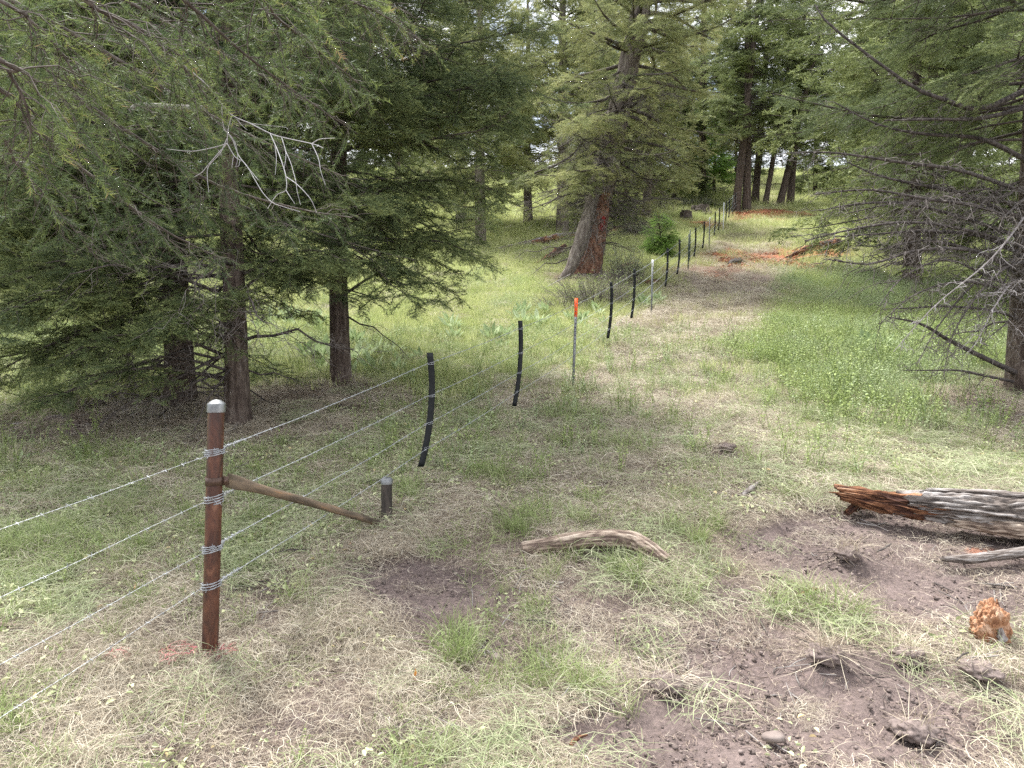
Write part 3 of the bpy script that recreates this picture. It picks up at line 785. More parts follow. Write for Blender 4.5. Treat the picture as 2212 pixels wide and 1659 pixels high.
# wires ---------------------------------------------------------------
H = [.42, .63, .85, 1.12]
ZP = [-1.175, -.973, -.724, -.475]            # wire heights (from eye level) at the corner post
stations = [5.9, 7.9, 9.9, 12.0, 13.8, 15.6, 17.6, 19.5, 21.3, 22.9, 25.2, 26.9, 29, 30.8, 32.6, 34.2, 36, 38, 40, 42, 44, 46.5, 49, 52, 55, 58, 62]
FIX = {5.9: [-.761, -.554, -.327, -.058]}
def wire_pt(k, y):
    if y in FIX: return np.array([fence_x(y), y, EYE+FIX[y][k]])
    return np.array([fence_x(y)-.004, y, float(gbase(0, y)) + H[k]*(1 if y < 20 else .97)])
def barbs(g, P, T, rng, size=.014):
    n = len(P)
    for w in range(2):
        r = norm(rng.normal(0, 1, (n, 3))); a = norm(np.cross(T, r))
        tl = T*rng.uniform(-.004, .004, (n, 1)) + T*(.004 if w else -.004)
        a2 = norm(a + T*rng.uniform(-.5, .5, (n, 1)))
        Q = np.stack([P+tl-a2*size, P+tl, P+tl+a2*size], 1)
        V, F = tubes(Q, np.tile([.0006, .0017, .0006], (n, 1)), 3); g.add(V, F)
def barbed(pts, rng, twist_until=1e9, spacing=.11, rw=.0015):
    g = Geo()
    pts = np.asarray(pts); seg = np.linalg.norm(np.diff(pts, axis=0), axis=1); L = np.concatenate([[0], np.cumsum(seg)])
    def ev(s_): return np.stack([np.interp(s_, L, pts[:, k]) for k in range(3)], -1)
    lt = min(L[-1], twist_until)
    s_ = np.arange(0, lt, .011); P = ev(s_)
    wob = np.stack([vnoise(s_*3, 0*s_, seed=4)-.5, 0*s_, vnoise(s_*3, 0*s_+9, seed=6)-.5], -1)*.004
    P = P + wob
    T = norm(np.gradient(P, axis=0)); A_ = norm(np.cross(T, [0, 0, 1.])); B_ = np.cross(T, A_)
    ph = s_*2*math.pi/.085
    for q in (0, math.pi):
        Q = P + .0011*(A_*np.cos(ph+q)[:, None] + B_*np.sin(ph+q)[:, None])
        V, F = tubes(Q[None], np.full((1, len(Q)), rw), 4); g.add(V, F)
    if L[-1] > lt:
        s2 = np.arange(lt, L[-1], .3); Q = ev(s2); V, F = tubes(Q[None], np.full((1, len(Q)), .0048), 4); g.add(V, F)
    sb = np.arange(.06, min(L[-1], twist_until+8), spacing); sb = sb + rng.uniform(-.01, .01, len(sb))
    barbs(g, ev(sb), norm(ev(sb+.01)-ev(sb)), rng)
    return g
def wrap(z, rng, turns=3.4, h=.035):
    """coil of barbed wire round the corner post"""
    n = 150; t = np.linspace(0, 1, n); a = t*turns*2*math.pi + rng.uniform(0, 6)
    zz = z + (t-.5)*h + .007*np.sin(a*1.0+1) + rng.normal(0, .0006, n)
    r = PR + .005 + .002*np.abs(np.sin(a*2.3))
    P = np.stack([r*np.cos(a) + LEAN*zz, r*np.sin(a), zz], -1)
    g = Geo(); T = norm(np.gradient(P, axis=0)); A_ = np.stack([np.cos(a), np.sin(a), 0*a], -1); B_ = np.cross(T, A_)
    ph = np.linspace(0, turns*2*math.pi*PR/.085*2*math.pi, n)
    for q in (0, math.pi):
        V, F = tubes((P + .0018*(A_*np.cos(ph+q)[:, None]+B_*np.sin(ph+q)[:, None]))[None], np.full((1, n), .0017), 4); g.add(V, F)
    ii = np.arange(4, n, 13); barbs(g, P[ii]+A_[ii]*.002, T[ii], rng, .016)
    return g
names = ['lowest', 'second lowest', 'second highest', 'topmost']
for k in range(4):
    rng = np.random.default_rng(900+k)
    z0 = EYE+ZP[k]; x0 = PB[0] + LEAN*(z0-PB[2]) + PR*.6
    pts = [np.array([x0, 3.66, z0])] + [wire_pt(k, y) for y in stations]
    pts = np.array(pts)
    dense = [pts[0]]
    for a, b in zip(pts[:-1], pts[1:]):
        for t in np.linspace(0, 1, 7)[1:]:
            p = a+(b-a)*t; p = p + np.array([0, 0, -.012*4*t*(1-t)]); dense.append(p)
    o = empty('barbed_wire', pts[0], '%s barbed wire strand running uphill from the rusty post' % names[k], 'barbed wire', 'barbed wire strands of the fence')
    child('strand', barbed(np.array(dense)-pts[0], rng, 12).mesh('strand', M['wire']), o)
    # a few turns of the loose end twisted round the strand beside the post
    s_ = np.linspace(0, 1, 60); dd = norm(pts[1]-pts[0]); A_ = norm(np.cross(dd, [0, 0, 1.])); B_ = np.cross(dd, A_)
    Q = dd*(s_*.16)[:, None] + .0055*(A_*np.cos(s_*38)[:, None]+B_*np.sin(s_*38)[:, None])
    g = Geo(); V, F = tubes(Q[None], np.full((1, 60), .0016), 4); g.add(V, F); ii = np.arange(3, 58, 7); barbs(g, Q[ii], np.tile(dd, (len(ii), 1)), rng, .015)
    child('twisted_end', g.mesh('twisted_end', M['wire']), o)
    # downhill strand
    zl = [-1.19, -1.01, -.745, -.51][k]; yl = [1544, 1429, 1284, 1137][k]
    a = np.array([PB[0]+LEAN*(EYE+zl-PB[2])-PR*.9, 3.62, EYE+zl]); b = at(0, yl, 2.6)
    e = a + (b-a)*5.2
    o = empty('barbed_wire', a, '%s barbed wire strand wrapped on the rusty post and running downhill past it' % names[k], 'barbed wire', 'barbed wire strands of the fence')
    L_ = [a + (e-a)*t + np.array([0, 0, -.02*4*t*(1-t)]) for t in np.linspace(0, 1, 9)]
    child('strand', barbed(np.array(L_)-a, rng, 99, spacing=.105, rw=.0007).mesh('strand', M['wire']), o)
    w = wrap(EYE+(zl+ZP[k])/2-PB[2]+.004, rng, turns=3.6 if k else 2.6, h=.05 if k == 2 else .035).mesh('post_wrap', M['wire'], offset=a-PB)
    child('post_wrap', w, o)

# battens and steel posts ------------------------------------------------
order = ['first', 'second', 'third', 'fourth', 'fifth', 'sixth', 'seventh', 'eighth', 'ninth', 'tenth', 'eleventh', 'twelfth', 'thirteenth', 'fourteenth', 'fifteenth', 'sixteenth', 'seventeenth']
def batten(idx, y, bow=.03, tilt=0.0, w=.05, L_=.95, top=.09):
    rng = np.random.default_rng(50+idx)
    zt = wire_pt(3, y)[2] + top
    x0 = float(fence_x(y)); base = np.array([x0, y, zt-L_])
    n = 26; t = np.linspace(0, 1, n)                         # 0 = bottom
    cx = bow*(1-((t-.52)/.52)**2) - bow*.55 + tilt*(t-.5)
    cx = cx + .012*(t-1)*0
    fd = norm(np.array([.386, 1, 0.])); nd = np.array([fd[1], -fd[0], 0])
    # flat strip facing the camera side, 15 mm thick, with small notches down its right edge
    g = Geo()
    th = .007
    wl = np.full(n, -w/2); wr = np.full(n, w/2) + .0015*(np.arange(n) % 2)
    ring = np.stack([np.stack([wl, np.full(n, -th)], -1), np.stack([wr*.94, np.full(n, -th*1.2)], -1), np.stack([wr, np.zeros(n)], -1), np.stack([wr*.94, np.full(n, th*1.2)], -1), np.stack([wl, np.full(n, th)], -1)], 1)
    V = np.zeros((n, 5, 3)); V[..., 0] = cx[:, None] + ring[..., 0]; V[..., 1] = ring[..., 1] + (cx*.25)[:, None]; V[..., 2] = (t*L_)[:, None]
    V = V.reshape(-1, 3); i = np.arange(n-1)[:, None]*5; j = np.arange(5)[None]; j2 = (j+1) % 5
    F = np.stack([i+j, i+j2, i+5+j2, i+5+j], -1).reshape(-1, 4)
    F3 = np.array([[0, 2, 1], [0, 3, 2], [0, 4, 3], [(n-1)*5, (n-1)*5+1, (n-1)*5+2], [(n-1)*5, (n-1)*5+2, (n-1)*5+3], [(n-1)*5, (n-1)*5+3, (n-1)*5+4]])
    me = make_mesh('stay', V, [F, F3], M['black'])
    return base, me, cx, t*L_
def clip_mesh(rng, w):
    """wire clip that holds a strand on a batten"""
    g = Geo(); n = 14; a = np.linspace(0, 2*math.pi, n)
    for q in range(2):
        P = np.stack([(w/2+.004)*np.cos(a)*1.0, .012*np.sin(a)-.001, .009*np.sin(a*1.0+q*2)+.002*q], -1)
        V, F = tubes(P[None], np.full((1, n), .0016), 4); g.add(V, F)
    V, F = tubes(np.array([[[w*.1, -.012, -.004], [w*.3, -.016, .006], [w*.5, -.014, .016]]]), np.array([[.0016, .0016, .001]]), 4); g.add(V, F)
    return g
def put_batten(idx, y, desc, **k):
    base, me, cx, hz = batten(idx, y, **k)
    o = empty('fence_batten', base, desc, 'fence batten', 'black battens hung on the fence wires')
    child('stay', me, o)
    if y < 20:
        rng = np.random.default_rng(idx)
        for kk in range(4):
            z = wire_pt(kk, y)[2]-base[2]; cxx = float(np.interp(z, hz, cx))
            child('wire_clip', clip_mesh(rng, .05).mesh('wire_clip', M['wire'], offset=(-cxx, 0, -z)), o)
def put_post(idx, y, desc, body='steel_grey', tip=None, tiplen=.2, h=1.28, lean=(.03, 0), dx=0.0, grp='steel line posts of the fence'):
    base = np.array([float(fence_x(y))+.006+dx, y+.012, float(gbase(0, y))])
    # T section steel stake: flange plus rib
    def stake(z0, z1, e=0.0):
        gg = Geo()
        V, F = box(-.019-e, .019+e, -.003-e, .003+e, z0, z1); gg.add(shear_lean(V, *lean), F)
        V, F = box(-.0035-e, .0035+e, .0035+e, .034+e, z0, z1); gg.add(shear_lean(V, *lean), F)
        return gg
    g = stake(-.35, h)
    for z in np.arange(.1, h-.05, .055):
        V, F = box(-.007, .007, -.009, -.0036, z, z+.014); g.add(shear_lean(V, *lean), F)
    o = empty('steel_post', base, desc, 'fence post', grp)
    child('stake', g.mesh('stake', M[body]), o)
    if tip:
        gg = stake(h-tiplen, h+.006, .0035)
        child('painted_tip', gg.mesh('painted_tip', M[tip]), o)
put_batten(1, 5.9, 'largest black curved batten, just past the capped brace stub', bow=.05, tilt=.07, w=.052)
put_batten(2, 7.9, 'second black curved batten from the rusty post, just downhill of the orange tipped post', bow=.035, tilt=.06)
put_post(1, 9.9, 'slim grey steel post with a bright orange tip', 'steel_grey', 'orange', .25, 1.22, (.035, 0))
put_batten(3, 12.0, 'third black batten, first one uphill of the orange tipped post', bow=.035, tilt=.05)
put_batten(4, 13.8, 'fourth black batten, between the shrub and the straw strip just below the white tipped post', bow=.03, tilt=.05)
put_post(2, 15.6, 'slim grey steel post with a short white tip below the young fir', 'steel_grey', 'white', .15, 1.18, (.02, 0))
put_batten(5, 17.6, 'fifth black batten, standing in front of the young bright fir', bow=.025, tilt=.05)
put_batten(6, 19.5, 'sixth black batten, just right of the young bright fir', bow=.03, tilt=.06)
put_post(3, 21.3, 'thin dark green steel post uphill of the young bright fir', 'green_post', None, .1, 1.16, (.02, 0))
put_batten(7, 22.9, 'seventh black batten, beside a second thin dark green post', bow=.03, tilt=.05)
put_post(4, 22.5, 'thin dark green steel post nearly touching the seventh batten', 'green_post', None, .1, 1.14, (.01, 0), dx=-.12)
put_batten(8, 25.2, 'eighth black batten, level with the lower red wood chips', bow=.03, tilt=.05)
put_post(5, 26.9, 'thin grey post with pale tip between the eighth and ninth battens', 'steel_grey', 'white', .12, 1.16, (.02, 0))
put_batten(9, 29.0, 'ninth black batten, just below the upper red wood chips', bow=.02, tilt=.04)
put_batten(10, 30.8, 'tenth black batten, next to the all white post', bow=.02, tilt=.04)
put_post(6, 32.6, 'thin post painted white over its whole length', 'white', None, .1, 1.25, (.03, 0))
put_batten(11, 34.2, 'eleventh black batten, first uphill of the all white post', bow=.02, tilt=.04)
put_batten(12, 36.0, 'twelfth black batten, second uphill of the all white post', bow=.02, tilt=.04)
put_post(7, 38.0, 'thin green post in front of the dark trunks on the hill', 'green_post', None, .1, 1.2, (.02, 0))
for j, y in enumerate([40, 42, 46.5, 49, 52, 55]):
    put_batten(13+j, y, ['black batten at the foot of the leftmost hill trunk', 'black batten passing just left of the straight hill trunk', 'small black batten behind the hill trunks, lowest of four', 'small black batten behind the hill trunks, second of four going up', 'small black batten behind the hill trunks, third of four going up', 'highest and smallest black batten on the far hillside'][j], bow=.02, tilt=.04)
put_post(8, 44.0, 'thin green post just behind the straight hill trunk', 'green_post', None, .1, 1.2, (.02, 0))
put_post(9, 58.0, 'highest thin green post on the far hillside', 'green_post', None, .1, 1.2, (.02, 0))
# ================================================================== trees
def ev_poly(P, idx, t):
    n, k, _ = P.shape
    s = np.clip(t, 0, .9999)*(k-1); i = s.astype(int); f = (s-i)[:, None]
    a, b = P[idx, i], P[idx, i+1]
    return a + (b-a)*f, norm(b-a)
def spawn(rng, P, L, spacing, t0, t1, lenf, ang=55, angj=12, droop=.1, roll=.25, k=4, wig=.05, keep=1.0):
    """side twigs: returns (m,k,3) polylines, lengths, parent t, parent index"""
    cnt = np.maximum(1, np.round(L*(t1-t0)/spacing)).astype(int)
    idx = np.repeat(np.arange(len(P)), cnt)
    w = np.arange(len(idx)) - np.repeat(np.cumsum(cnt)-cnt, cnt)
    t = t0 + (t1-t0)*(w + rng.uniform(0, 1, len(idx)))/cnt[idx]
    sd = np.where(w % 2, 1., -1.)
    if keep < 1:
        q = rng.uniform(0, 1, len(idx)) < keep; idx, w, t, sd = idx[q], w[q], t[q], sd[q]
    pos, tan = ev_poly(P, idx, t)
    up = np.array([0, 0, 1.])
    lat = norm(np.cross(tan, up) + 1e-5)
    nu = np.cross(lat, tan)
    a = np.radians(ang + rng.normal(0, angj, len(idx)))[:, None]
    r = rng.normal(0, roll, len(idx))[:, None]
    d = norm(np.cos(a)*tan + np.sin(a)*(sd[:, None]*lat*np.cos(r) + nu*np.sin(r)))
    l = lenf(t, L[idx])*rng.uniform(.55, 1.25, len(idx))
    s = np.linspace(0, 1, k)[None, :, None]
    Q = pos[:, None, :] + l[:, None, None]*(s*d[:, None, :] + np.array([0, 0, -1.])*droop*s*s)
    if wig:
        wn = rng.normal(0, wig, (len(idx), k, 3)); wn[:, 0] = 0
        Q = Q + wn*l[:, None, None]
        b = rng.normal(0, wig*2.2, (len(idx), 1, 3)); Q = Q + b*(s*s)*l[:, None, None]
    return Q, l, t, idx

def spray_template(rng, nl_main, nl_side, nside, nlen, nwid, up=.35):
    """a flat twig spray of needles, unit length along +X; single triangles; last value is the tint"""
    V, T = [], []
    def shoot(o, d, L, n, tip):
        d = d/np.linalg.norm(d); lat = np.cross(d, [0, 0, 1.]); lat /= np.linalg.norm(lat)
        for q in range(n):
            s_ = (q+.5)/n; p = o + d*L*s_; sg = 1 if q % 2 else -1
            a = math.radians(rng.uniform(40, 75)); r = rng.normal(0, up) + .25
            nd = d*math.cos(a) + (lat*sg*math.cos(r) + np.array([0, 0, 1.])*math.sin(r))*math.sin(a)
            nl = nlen*rng.uniform(.7, 1.15)
            w = np.cross(nd, rng.normal(0, 1, 3)); w = w/np.linalg.norm(w)*nwid/2
            V.append([p-w, p+w, p+nd*nl]); tn = rng.normal(0, .07) + (.28*s_**2 if tip else .1*s_)
            T.append([tn-.05, tn-.05, tn+.05])
        V.append([o, o+lat*.012, o+d*L]); T.append([-.35, -.35, -.35])
    shoot(np.zeros(3), np.array([1., 0, 0]), 1., nl_main, True)
    for q in range(nside):
        sx = .1 + .75*q/max(1, nside-1); sg = 1 if q % 2 else -1
        shoot(np.array([sx, 0, 0]), np.array([.75, sg*.75, rng.normal(0, .12)]), .5*(1.15-sx)+.1, nl_side, True)
    V = np.array(V).reshape(-1, 3); T = np.array(T).ravel()
    return V, np.arange(len(V)).reshape(-1, 3), T
_tr = np.random.default_rng(5)
SPRAY = {
    'near': [spray_template(_tr, 30, 13, 6, .15, .026) for _ in range(4)],
    'mid': [spray_template(_tr, 22, 9, 6, .16, .036) for _ in range(4)],
    'far': [spray_template(_tr, 12, 5, 5, .24, .075) for _ in range(4)],
    'vfar': [spray_template(_tr, 8, 3, 2, .42, .16) for _ in range(4)],
}
def sprays(g, rng, pos, d, size, q, tint, upn=.3):
    n = len(pos)
    X, Y, Z = frame(d + rng.normal(0, .16, (n, 3)), np.tile([0, 0, 1.], (n, 1)) + rng.normal(0, upn, (n, 3)))
    which = rng.integers(0, 4, n)
    for w in range(4):
        m = which == w
        if not m.any(): continue
        V, F, T = SPRAY[q][w]
        tt = tint[m][:, None] + T[None]
        g.add(*place(V, F, pos[m], X[m], Y[m], Z[m], size[m], tt))

def trunk_mesh(path, rad, mat, seed, sides=28, bark=.012, rings=None, flare=1.5, ridge=6., fl_h=.5, base_z=None):
    """bark covered trunk along path (k,3)"""
    rings = rings or 90
    P = smooth_path(path, rings); s_ = np.concatenate([[0], np.cumsum(np.linalg.norm(np.diff(P, axis=0), axis=1))])
    rr = np.interp(s_/s_[-1], np.linspace(0, 1, len(rad)), rad)
    V, F = tubes(P[None], rr[None], sides)
    V = V.reshape(rings, sides, 3); ctr = P[:, None, :]; out = V-ctr; u = norm(out)
    an = np.arange(sides)*2*math.pi/sides
    n1 = fbm(np.cos(an)[None]*ridge*.5+seed, np.sin(an)[None]*ridge*.5, s_[:, None]*.9, seed=seed, oct=3)
    fl = 1 + (flare-1)*np.exp(-s_/fl_h)[:, None]*(.6+.8*fbm(np.cos(an)[None]*2+seed*3, np.sin(an)[None]*2, 0*s_[:, None], seed=seed+1))
    nz = fbm(np.cos(an)[None]*ridge+seed, np.sin(an)[None]*ridge, s_[:, None]*2.2, seed=seed+2, oct=4)
    rid = 1-np.abs(nz-.5)*5
    V = ctr + out*fl[..., None] + u*((n1-.5)*.25*rr[:, None] + (np.clip(rid, -1, 1))*bark)[..., None]
    T = .5 + .35*(np.clip(rid, -1, 1))*.6
    return V.reshape(-1, 3), F, T.ravel()

def fir(loc, seed, H, r0, Rmax, crown0, label, mat='fir_dark', bark='bark', q='mid', lean=(0, 0), bend=0, group=None, cat='tree',
        spacing=.17, l2s=.12, l3s=.1, size=.15, dead=(.5, 14, 1.0), az=None, low_droop=.35, dens=1.0, bark_amp=.012, name='fir_tree', tint=.42, flare=1.35, topcut=None, e_low=-4, e_high=42, sag=.3, limb_rad=.055, sides=28, at_origin=False):
    rng = np.random.default_rng(seed)
    base = np.asarray(loc, float)
    k = 9; hh = np.linspace(0, 1, k)
    tp = np.stack([lean[0]*H*hh + bend*np.sin(hh*math.pi)*.5 + .03*np.sin(hh*9+seed), lean[1]*H*hh + .03*np.cos(hh*7+seed), hh*H - .25*(hh == 0)], -1)
    def tpos(h):
        f = np.asarray(h)/H
        return np.stack([np.interp(f, hh, tp[:, 0]), np.interp(f, hh, tp[:, 1]), np.interp(f, hh, tp[:, 2])], -1)
    rad = r0*(1-hh)**.75 + .012
    o = empty(name, base, label, cat, group)
    V, F, T = trunk_mesh(tp, rad, bark, seed % 97, sides=sides, bark=bark_amp, rings=int(H*9) if q != 'far' else 40, flare=flare)
    child('trunk', make_mesh('trunk', V, F, M[bark], tint=T, smooth=False), o)
    # limbs
    h = []; c = crown0
    while c < H*.975:
        h.append(c); f = (c-crown0)/(H-crown0); c += spacing*rng.uniform(.5, 1.5)*(1 - .35*f)
    h = np.array(h); n = len(h); f = (h-crown0)/(H-crown0)
    a = np.arange(n)*2.4 + rng.normal(0, .5, n)
    if az is not None: a = np.where(rng.uniform(0, 1, n) < az[1], az[0] + rng.normal(0, az[2], n), a)
    L = Rmax*np.interp(f, [0, .12, .4, .7, 1], [.75, 1, .98, .68, .06])*rng.uniform(.62, 1.12, n)
    e = np.radians(np.interp(f, [0, .4, 1], [e_low, 10, e_high]) + rng.normal(0, 7, n))
    d = np.stack([np.cos(a)*np.cos(e), np.sin(a)*np.cos(e), np.sin(e)], -1)
    kk = 9; s = np.linspace(0, 1, kk)
    P = tpos(h)[:, None, :] + L[:, None, None]*s[None, :, None]*d[:, None, :]
    sg = sag*np.interp(f, [0, .5, 1], [1, .6, .1])*rng.uniform(.6, 1.3, n)
    P[:, :, 2] -= (L*sg)[:, None]*(s**1.6 - .45*s**4)[None]
    wv = rng.normal(0, 1, (n, 2, 3)); wv[:, :, 2] *= .5
    P += L[:, None, None]*.05*(wv[:, 0, None, :]*np.sin(s*4)[None, :, None] + wv[:, 1, None, :]*np.sin(s*9)[None, :, None]*.4)
    lr = limb_rad*(L/Rmax)*r0/.16*.5
    RR = np.clip(lr, .006, .07)[:, None]*(1-.88*s)[None]**.8
    g = Geo(); V, F = tubes(P, RR, 6); g.add(V, F, np.repeat(rng.uniform(.2, .8, n), kk*6))
    fo = Geo()
    Q2, l2, t2, i2 = spawn(rng, P, L, l2s, .18, 1.0, lambda t, LL: (.36*LL*(1-t)**.75 + .1)*np.minimum(1, .5+t*2), 58, 10, .22, .28, 4, .05, keep=dens)
    V, F = tubes(Q2, (.0035+.006*l2)[:, None]*np.linspace(1, .3, 4)[None], 3); g.add(V, F, .3)
    Q3, l3, t3, i3 = spawn(rng, Q2, l2, l3s, .1, 1.0, lambda t, LL: .3*LL+.05, 50, 12, .1, .3, 2, .0)
    clump = fbm(Q3[:, 0, 0]*1.4+seed, Q3[:, 0, 1]*1.4, Q3[:, 0, 2]*1.6, seed=seed+3, oct=3)
    ok = clump > .4 + (1-dens)*.25
    limbt = rng.normal(0, .07, n)
    tt = tint + limbt[i2[i3]] + 1.1*(clump-.5) + rng.normal(0, .05, len(i3))
    dv = norm(Q3[:, -1]-Q3[:, 0])
    sprays(fo, rng, Q3[ok, 0], dv[ok], size*rng.uniform(.75, 1.3, ok.sum()), q, tt[ok])
    pe, te = Q2[:, -2], norm(Q2[:, -1]-Q2[:, -2])
    sprays(fo, rng, pe, te, size*1.15*rng.uniform(.8, 1.2, len(pe)), q, tint + limbt[i2] + .08 + 0*l2)
    # leader
    if dead:
        nd = int(dead[1]); hd = rng.uniform(crown0*.28, crown0+dead[0]*1.6, nd); ad = rng.uniform(0, 6.28, nd)
        if az is not None: ad = np.where(rng.uniform(0, 1, nd) < .6, az[0]+rng.normal(0, az[2]*1.3, nd), ad)
        Ld = dead[2]*rng.uniform(.35, 1, nd); ed = rng.normal(-.05, .2, nd)
        dd = np.stack([np.cos(ad)*np.cos(ed), np.sin(ad)*np.cos(ed), np.sin(ed)], -1); s = np.linspace(0, 1, 7)
        Pd = tpos(hd)[:, None]+Ld[:, None, None]*s[None, :, None]*dd[:, None]; Pd[:, :, 2] -= .18*Ld[:, None]*s[None]**2
        Pd += rng.normal(0, .02, Pd.shape)*Ld[:, None, None]*(s > 0)[None, :, None]
        gd = Geo(); V, F = tubes(Pd, (.006+.009*Ld)[:, None]*np.linspace(1, .25, 7)[None], 5); gd.add(V, F, .3)
        q2, m2, _, _ = spawn(rng, Pd, Ld, .13, .2, 1, lambda t, LL: .45*LL*(1-t*.6), 50, 18, .25, .7, 5, .09)
        V, F = tubes(q2, (.0028+.004*m2)[:, None]*np.linspace(1, .35, 5)[None], 3); gd.add(V, F, .5)
        q3, m3, _, _ = spawn(rng, q2, m2, .1, .2, 1, lambda t, LL: .5*LL, 45, 18, .3, .7, 4, .1)
        V, F = tubes(q3, (.0022+.003*m3)[:, None]*np.linspace(1, .4, 4)[None], 3); gd.add(V, F, .6)
        child('dead_twigs', gd.mesh('dead_twigs', M['dead_dark']), o)
    child('limbs', g.mesh('limbs', M['limb']), o)
    child('crown', fo.mesh('crown', M[mat]), o)
    print(seed, name, 'sprays', len(fo.V), sum(len(x) for x in fo.F3))
    return o

def G(px, py):
    return ground_at(px, py)
def gx(x, y): return np.array([x, y, float(ground_z(x, y))])

# left cluster ----------------------------------------------------------
c1 = G(508, 922); c2 = G(388, 872); c3 = G(738, 832)
grpL = 'dense firs left of the fence'
T1 = fir(c1, 1, 8.8, .113, 2.7, 1.75, 'dense green fir with the thickest trunk, right behind the rusty post', q='near', dead=(.5, 30, 1.9), spacing=.085, l2s=.085, l3s=.065, size=.18, group=grpL, az=(math.pi, .3, .8), sag=.3, e_low=-2)
T2 = fir(c2, 2, 8.4, .155, 3.2, 1.1, 'dark fir with low branches sweeping left, left of the thickest trunk', q='mid', dead=(.3, 24, 1.7), spacing=.085, l2s=.09, l3s=.07, size=.21, group=grpL, az=(math.pi*1.08, .6, .5), sag=.36, e_low=-8, tint=.6)
T3 = fir(c3, 3, 10.5, .115, 3.1, 2.0, 'tall fir with bright green tips on a slim dark trunk, nearest the black battens', q='mid', dead=(.4, 16, 1.1), spacing=.085, l2s=.09, l3s=.07, size=.21, group=grpL, az=(0, .35, .8), sag=.32, e_low=-2, tint=.52)

# low leafy branch carried by the first tree sweeping left
BOUGHS = [([(490, 770, 8.1), (400, 735, 7.6), (300, 720, 7.2), (200, 740, 7.0), (110, 790, 6.9)], .6), ([(490, 820, 8.1), (380, 800, 7.5), (270, 800, 7.1), (170, 840, 6.9), (80, 860, 6.8)], .55),
          ([(490, 700, 8.1), (380, 650, 7.6), (260, 630, 7.3), (130, 640, 7.1), (20, 680, 7.0)], .65), ([(490, 640, 8.1), (360, 590, 7.5), (220, 560, 7.2), (90, 570, 7.1), (-20, 610, 7.0)], .65),
          ([(390, 700, 9.1), (260, 700, 8.6), (120, 740, 8.3), (0, 800, 8.1), (-90, 850, 8.0)], .6), ([(490, 740, 8.1), (440, 690, 7.4), (360, 690, 6.9), (300, 730, 6.7)], .5),
          ([(510, 640, 8.1), (570, 590, 7.7), (640, 570, 7.5), (720, 600, 7.4)], .5), ([(510, 700, 8.1), (480, 660, 7.4), (450, 650, 7.0), (400, 690, 6.8)], .45), ([(510, 600, 8.1), (600, 560, 7.6), (680, 540, 7.3), (760, 570, 7.2)], .5),
          ([(738, 640, 9.9), (820, 590, 9.6), (900, 590, 9.5), (990, 640, 9.4)], .5), ([(738, 600, 9.9), (840, 540, 9.6), (940, 520, 9.5), (1050, 560, 9.4)], .5), ([(738, 560, 9.9), (700, 560, 9.3), (650, 590, 9.0), (600, 630, 8.9)], .45),
          ([(390, 620, 9.1), (280, 560, 8.7), (150, 520, 8.5), (20, 530, 8.3)], .7), ([(738, 450, 9.9), (860, 400, 9.6), (980, 390, 9.5), (1100, 420, 9.5)], .6), ([(738, 330, 9.9), (880, 270, 9.6), (1020, 240, 9.5), (1150, 270, 9.5)], .6),
          ([(738, 200, 9.9), (900, 120, 9.7), (1060, 80, 9.6), (1190, 60, 9.6)], .6), ([(738, 250, 9.9), (880, 190, 9.5), (1020, 160, 9.3), (1130, 170, 9.2)], .6)]
for q_, (pp_, ll_) in enumerate(BOUGHS):
    rng = np.random.default_rng(700+q_)
    own = 0 if abs(pp_[0][0]-500) < 30 else (1 if pp_[0][0] < 450 else 2)
    tr_, b_ = [(T1, c1), (T2, c2), (T3, c3)][own]
    P = smooth_path(np.array([at(*c) for c in pp_]) - b_, 14)[None]; L = np.array([np.linalg.norm(np.diff(P[0], axis=0), axis=1).sum()])
    g = Geo(); V, F = tubes(P, .022*np.linspace(1, .15, 14)[None], 7); g.add(V, F, .5)
    a2, m2, t2, _ = spawn(rng, P, L, .045, .22, 1, lambda t, LL: ll_*(1.15-t)+.08, 55, 12, .22, .35, 5, .05)
    V, F = tubes(a2, (.0025+.005*m2)[:, None]*np.linspace(1, .3, 5)[None], 3); g.add(V, F, .4)
    a3, m3, t3, i3 = spawn(rng, a2, m2, .055, .1, 1, lambda t, LL: .28*LL+.05, 50, 12, .1, .3, 2, 0)
    cl = fbm(a3[:, 0, 0]*2, a3[:, 0, 1]*2, a3[:, 0, 2]*2, seed=q_, oct=3); ok = cl > .36
    fo = Geo(); sprays(fo, rng, a3[ok, 0], norm(a3[ok, -1]-a3[ok, 0]), .17*rng.uniform(.75, 1.3, ok.sum()), 'near', .56 + .8*(cl[ok]-.5) + rng.normal(0, .05, ok.sum()))
    sprays(fo, rng, a2[:, -2], norm(a2[:, -1]-a2[:, -2]), np.full(len(a2), .19), 'near', .66 + 0*m2)
    bo = child('bough', g.mesh('bough', M['limb']), tr_)
    child('foliage', fo.mesh('foliage', M['fir_dark']), bo)

# centre leaning tree -------------------------------------------------------
cc = G(1262, 592)
ct = fir(cc, 4, 15, .4, 3.3, 2.5, 'old leaning fir with red scarred trunk and olive crown uphill of the shrub', mat='fir_olive', bark='bark_grey', q='mid', lean=(.2, .0), bend=.1, dead=(1.6, 80, 2.6), spacing=.1, l2s=.1, l3s=.085, size=.26, dens=.74, bark_amp=.03, tint=.66, limb_rad=.05, sag=.5, flare=1.5, sides=40, az=(-math.pi/2, .4, .9), e_low=-12)
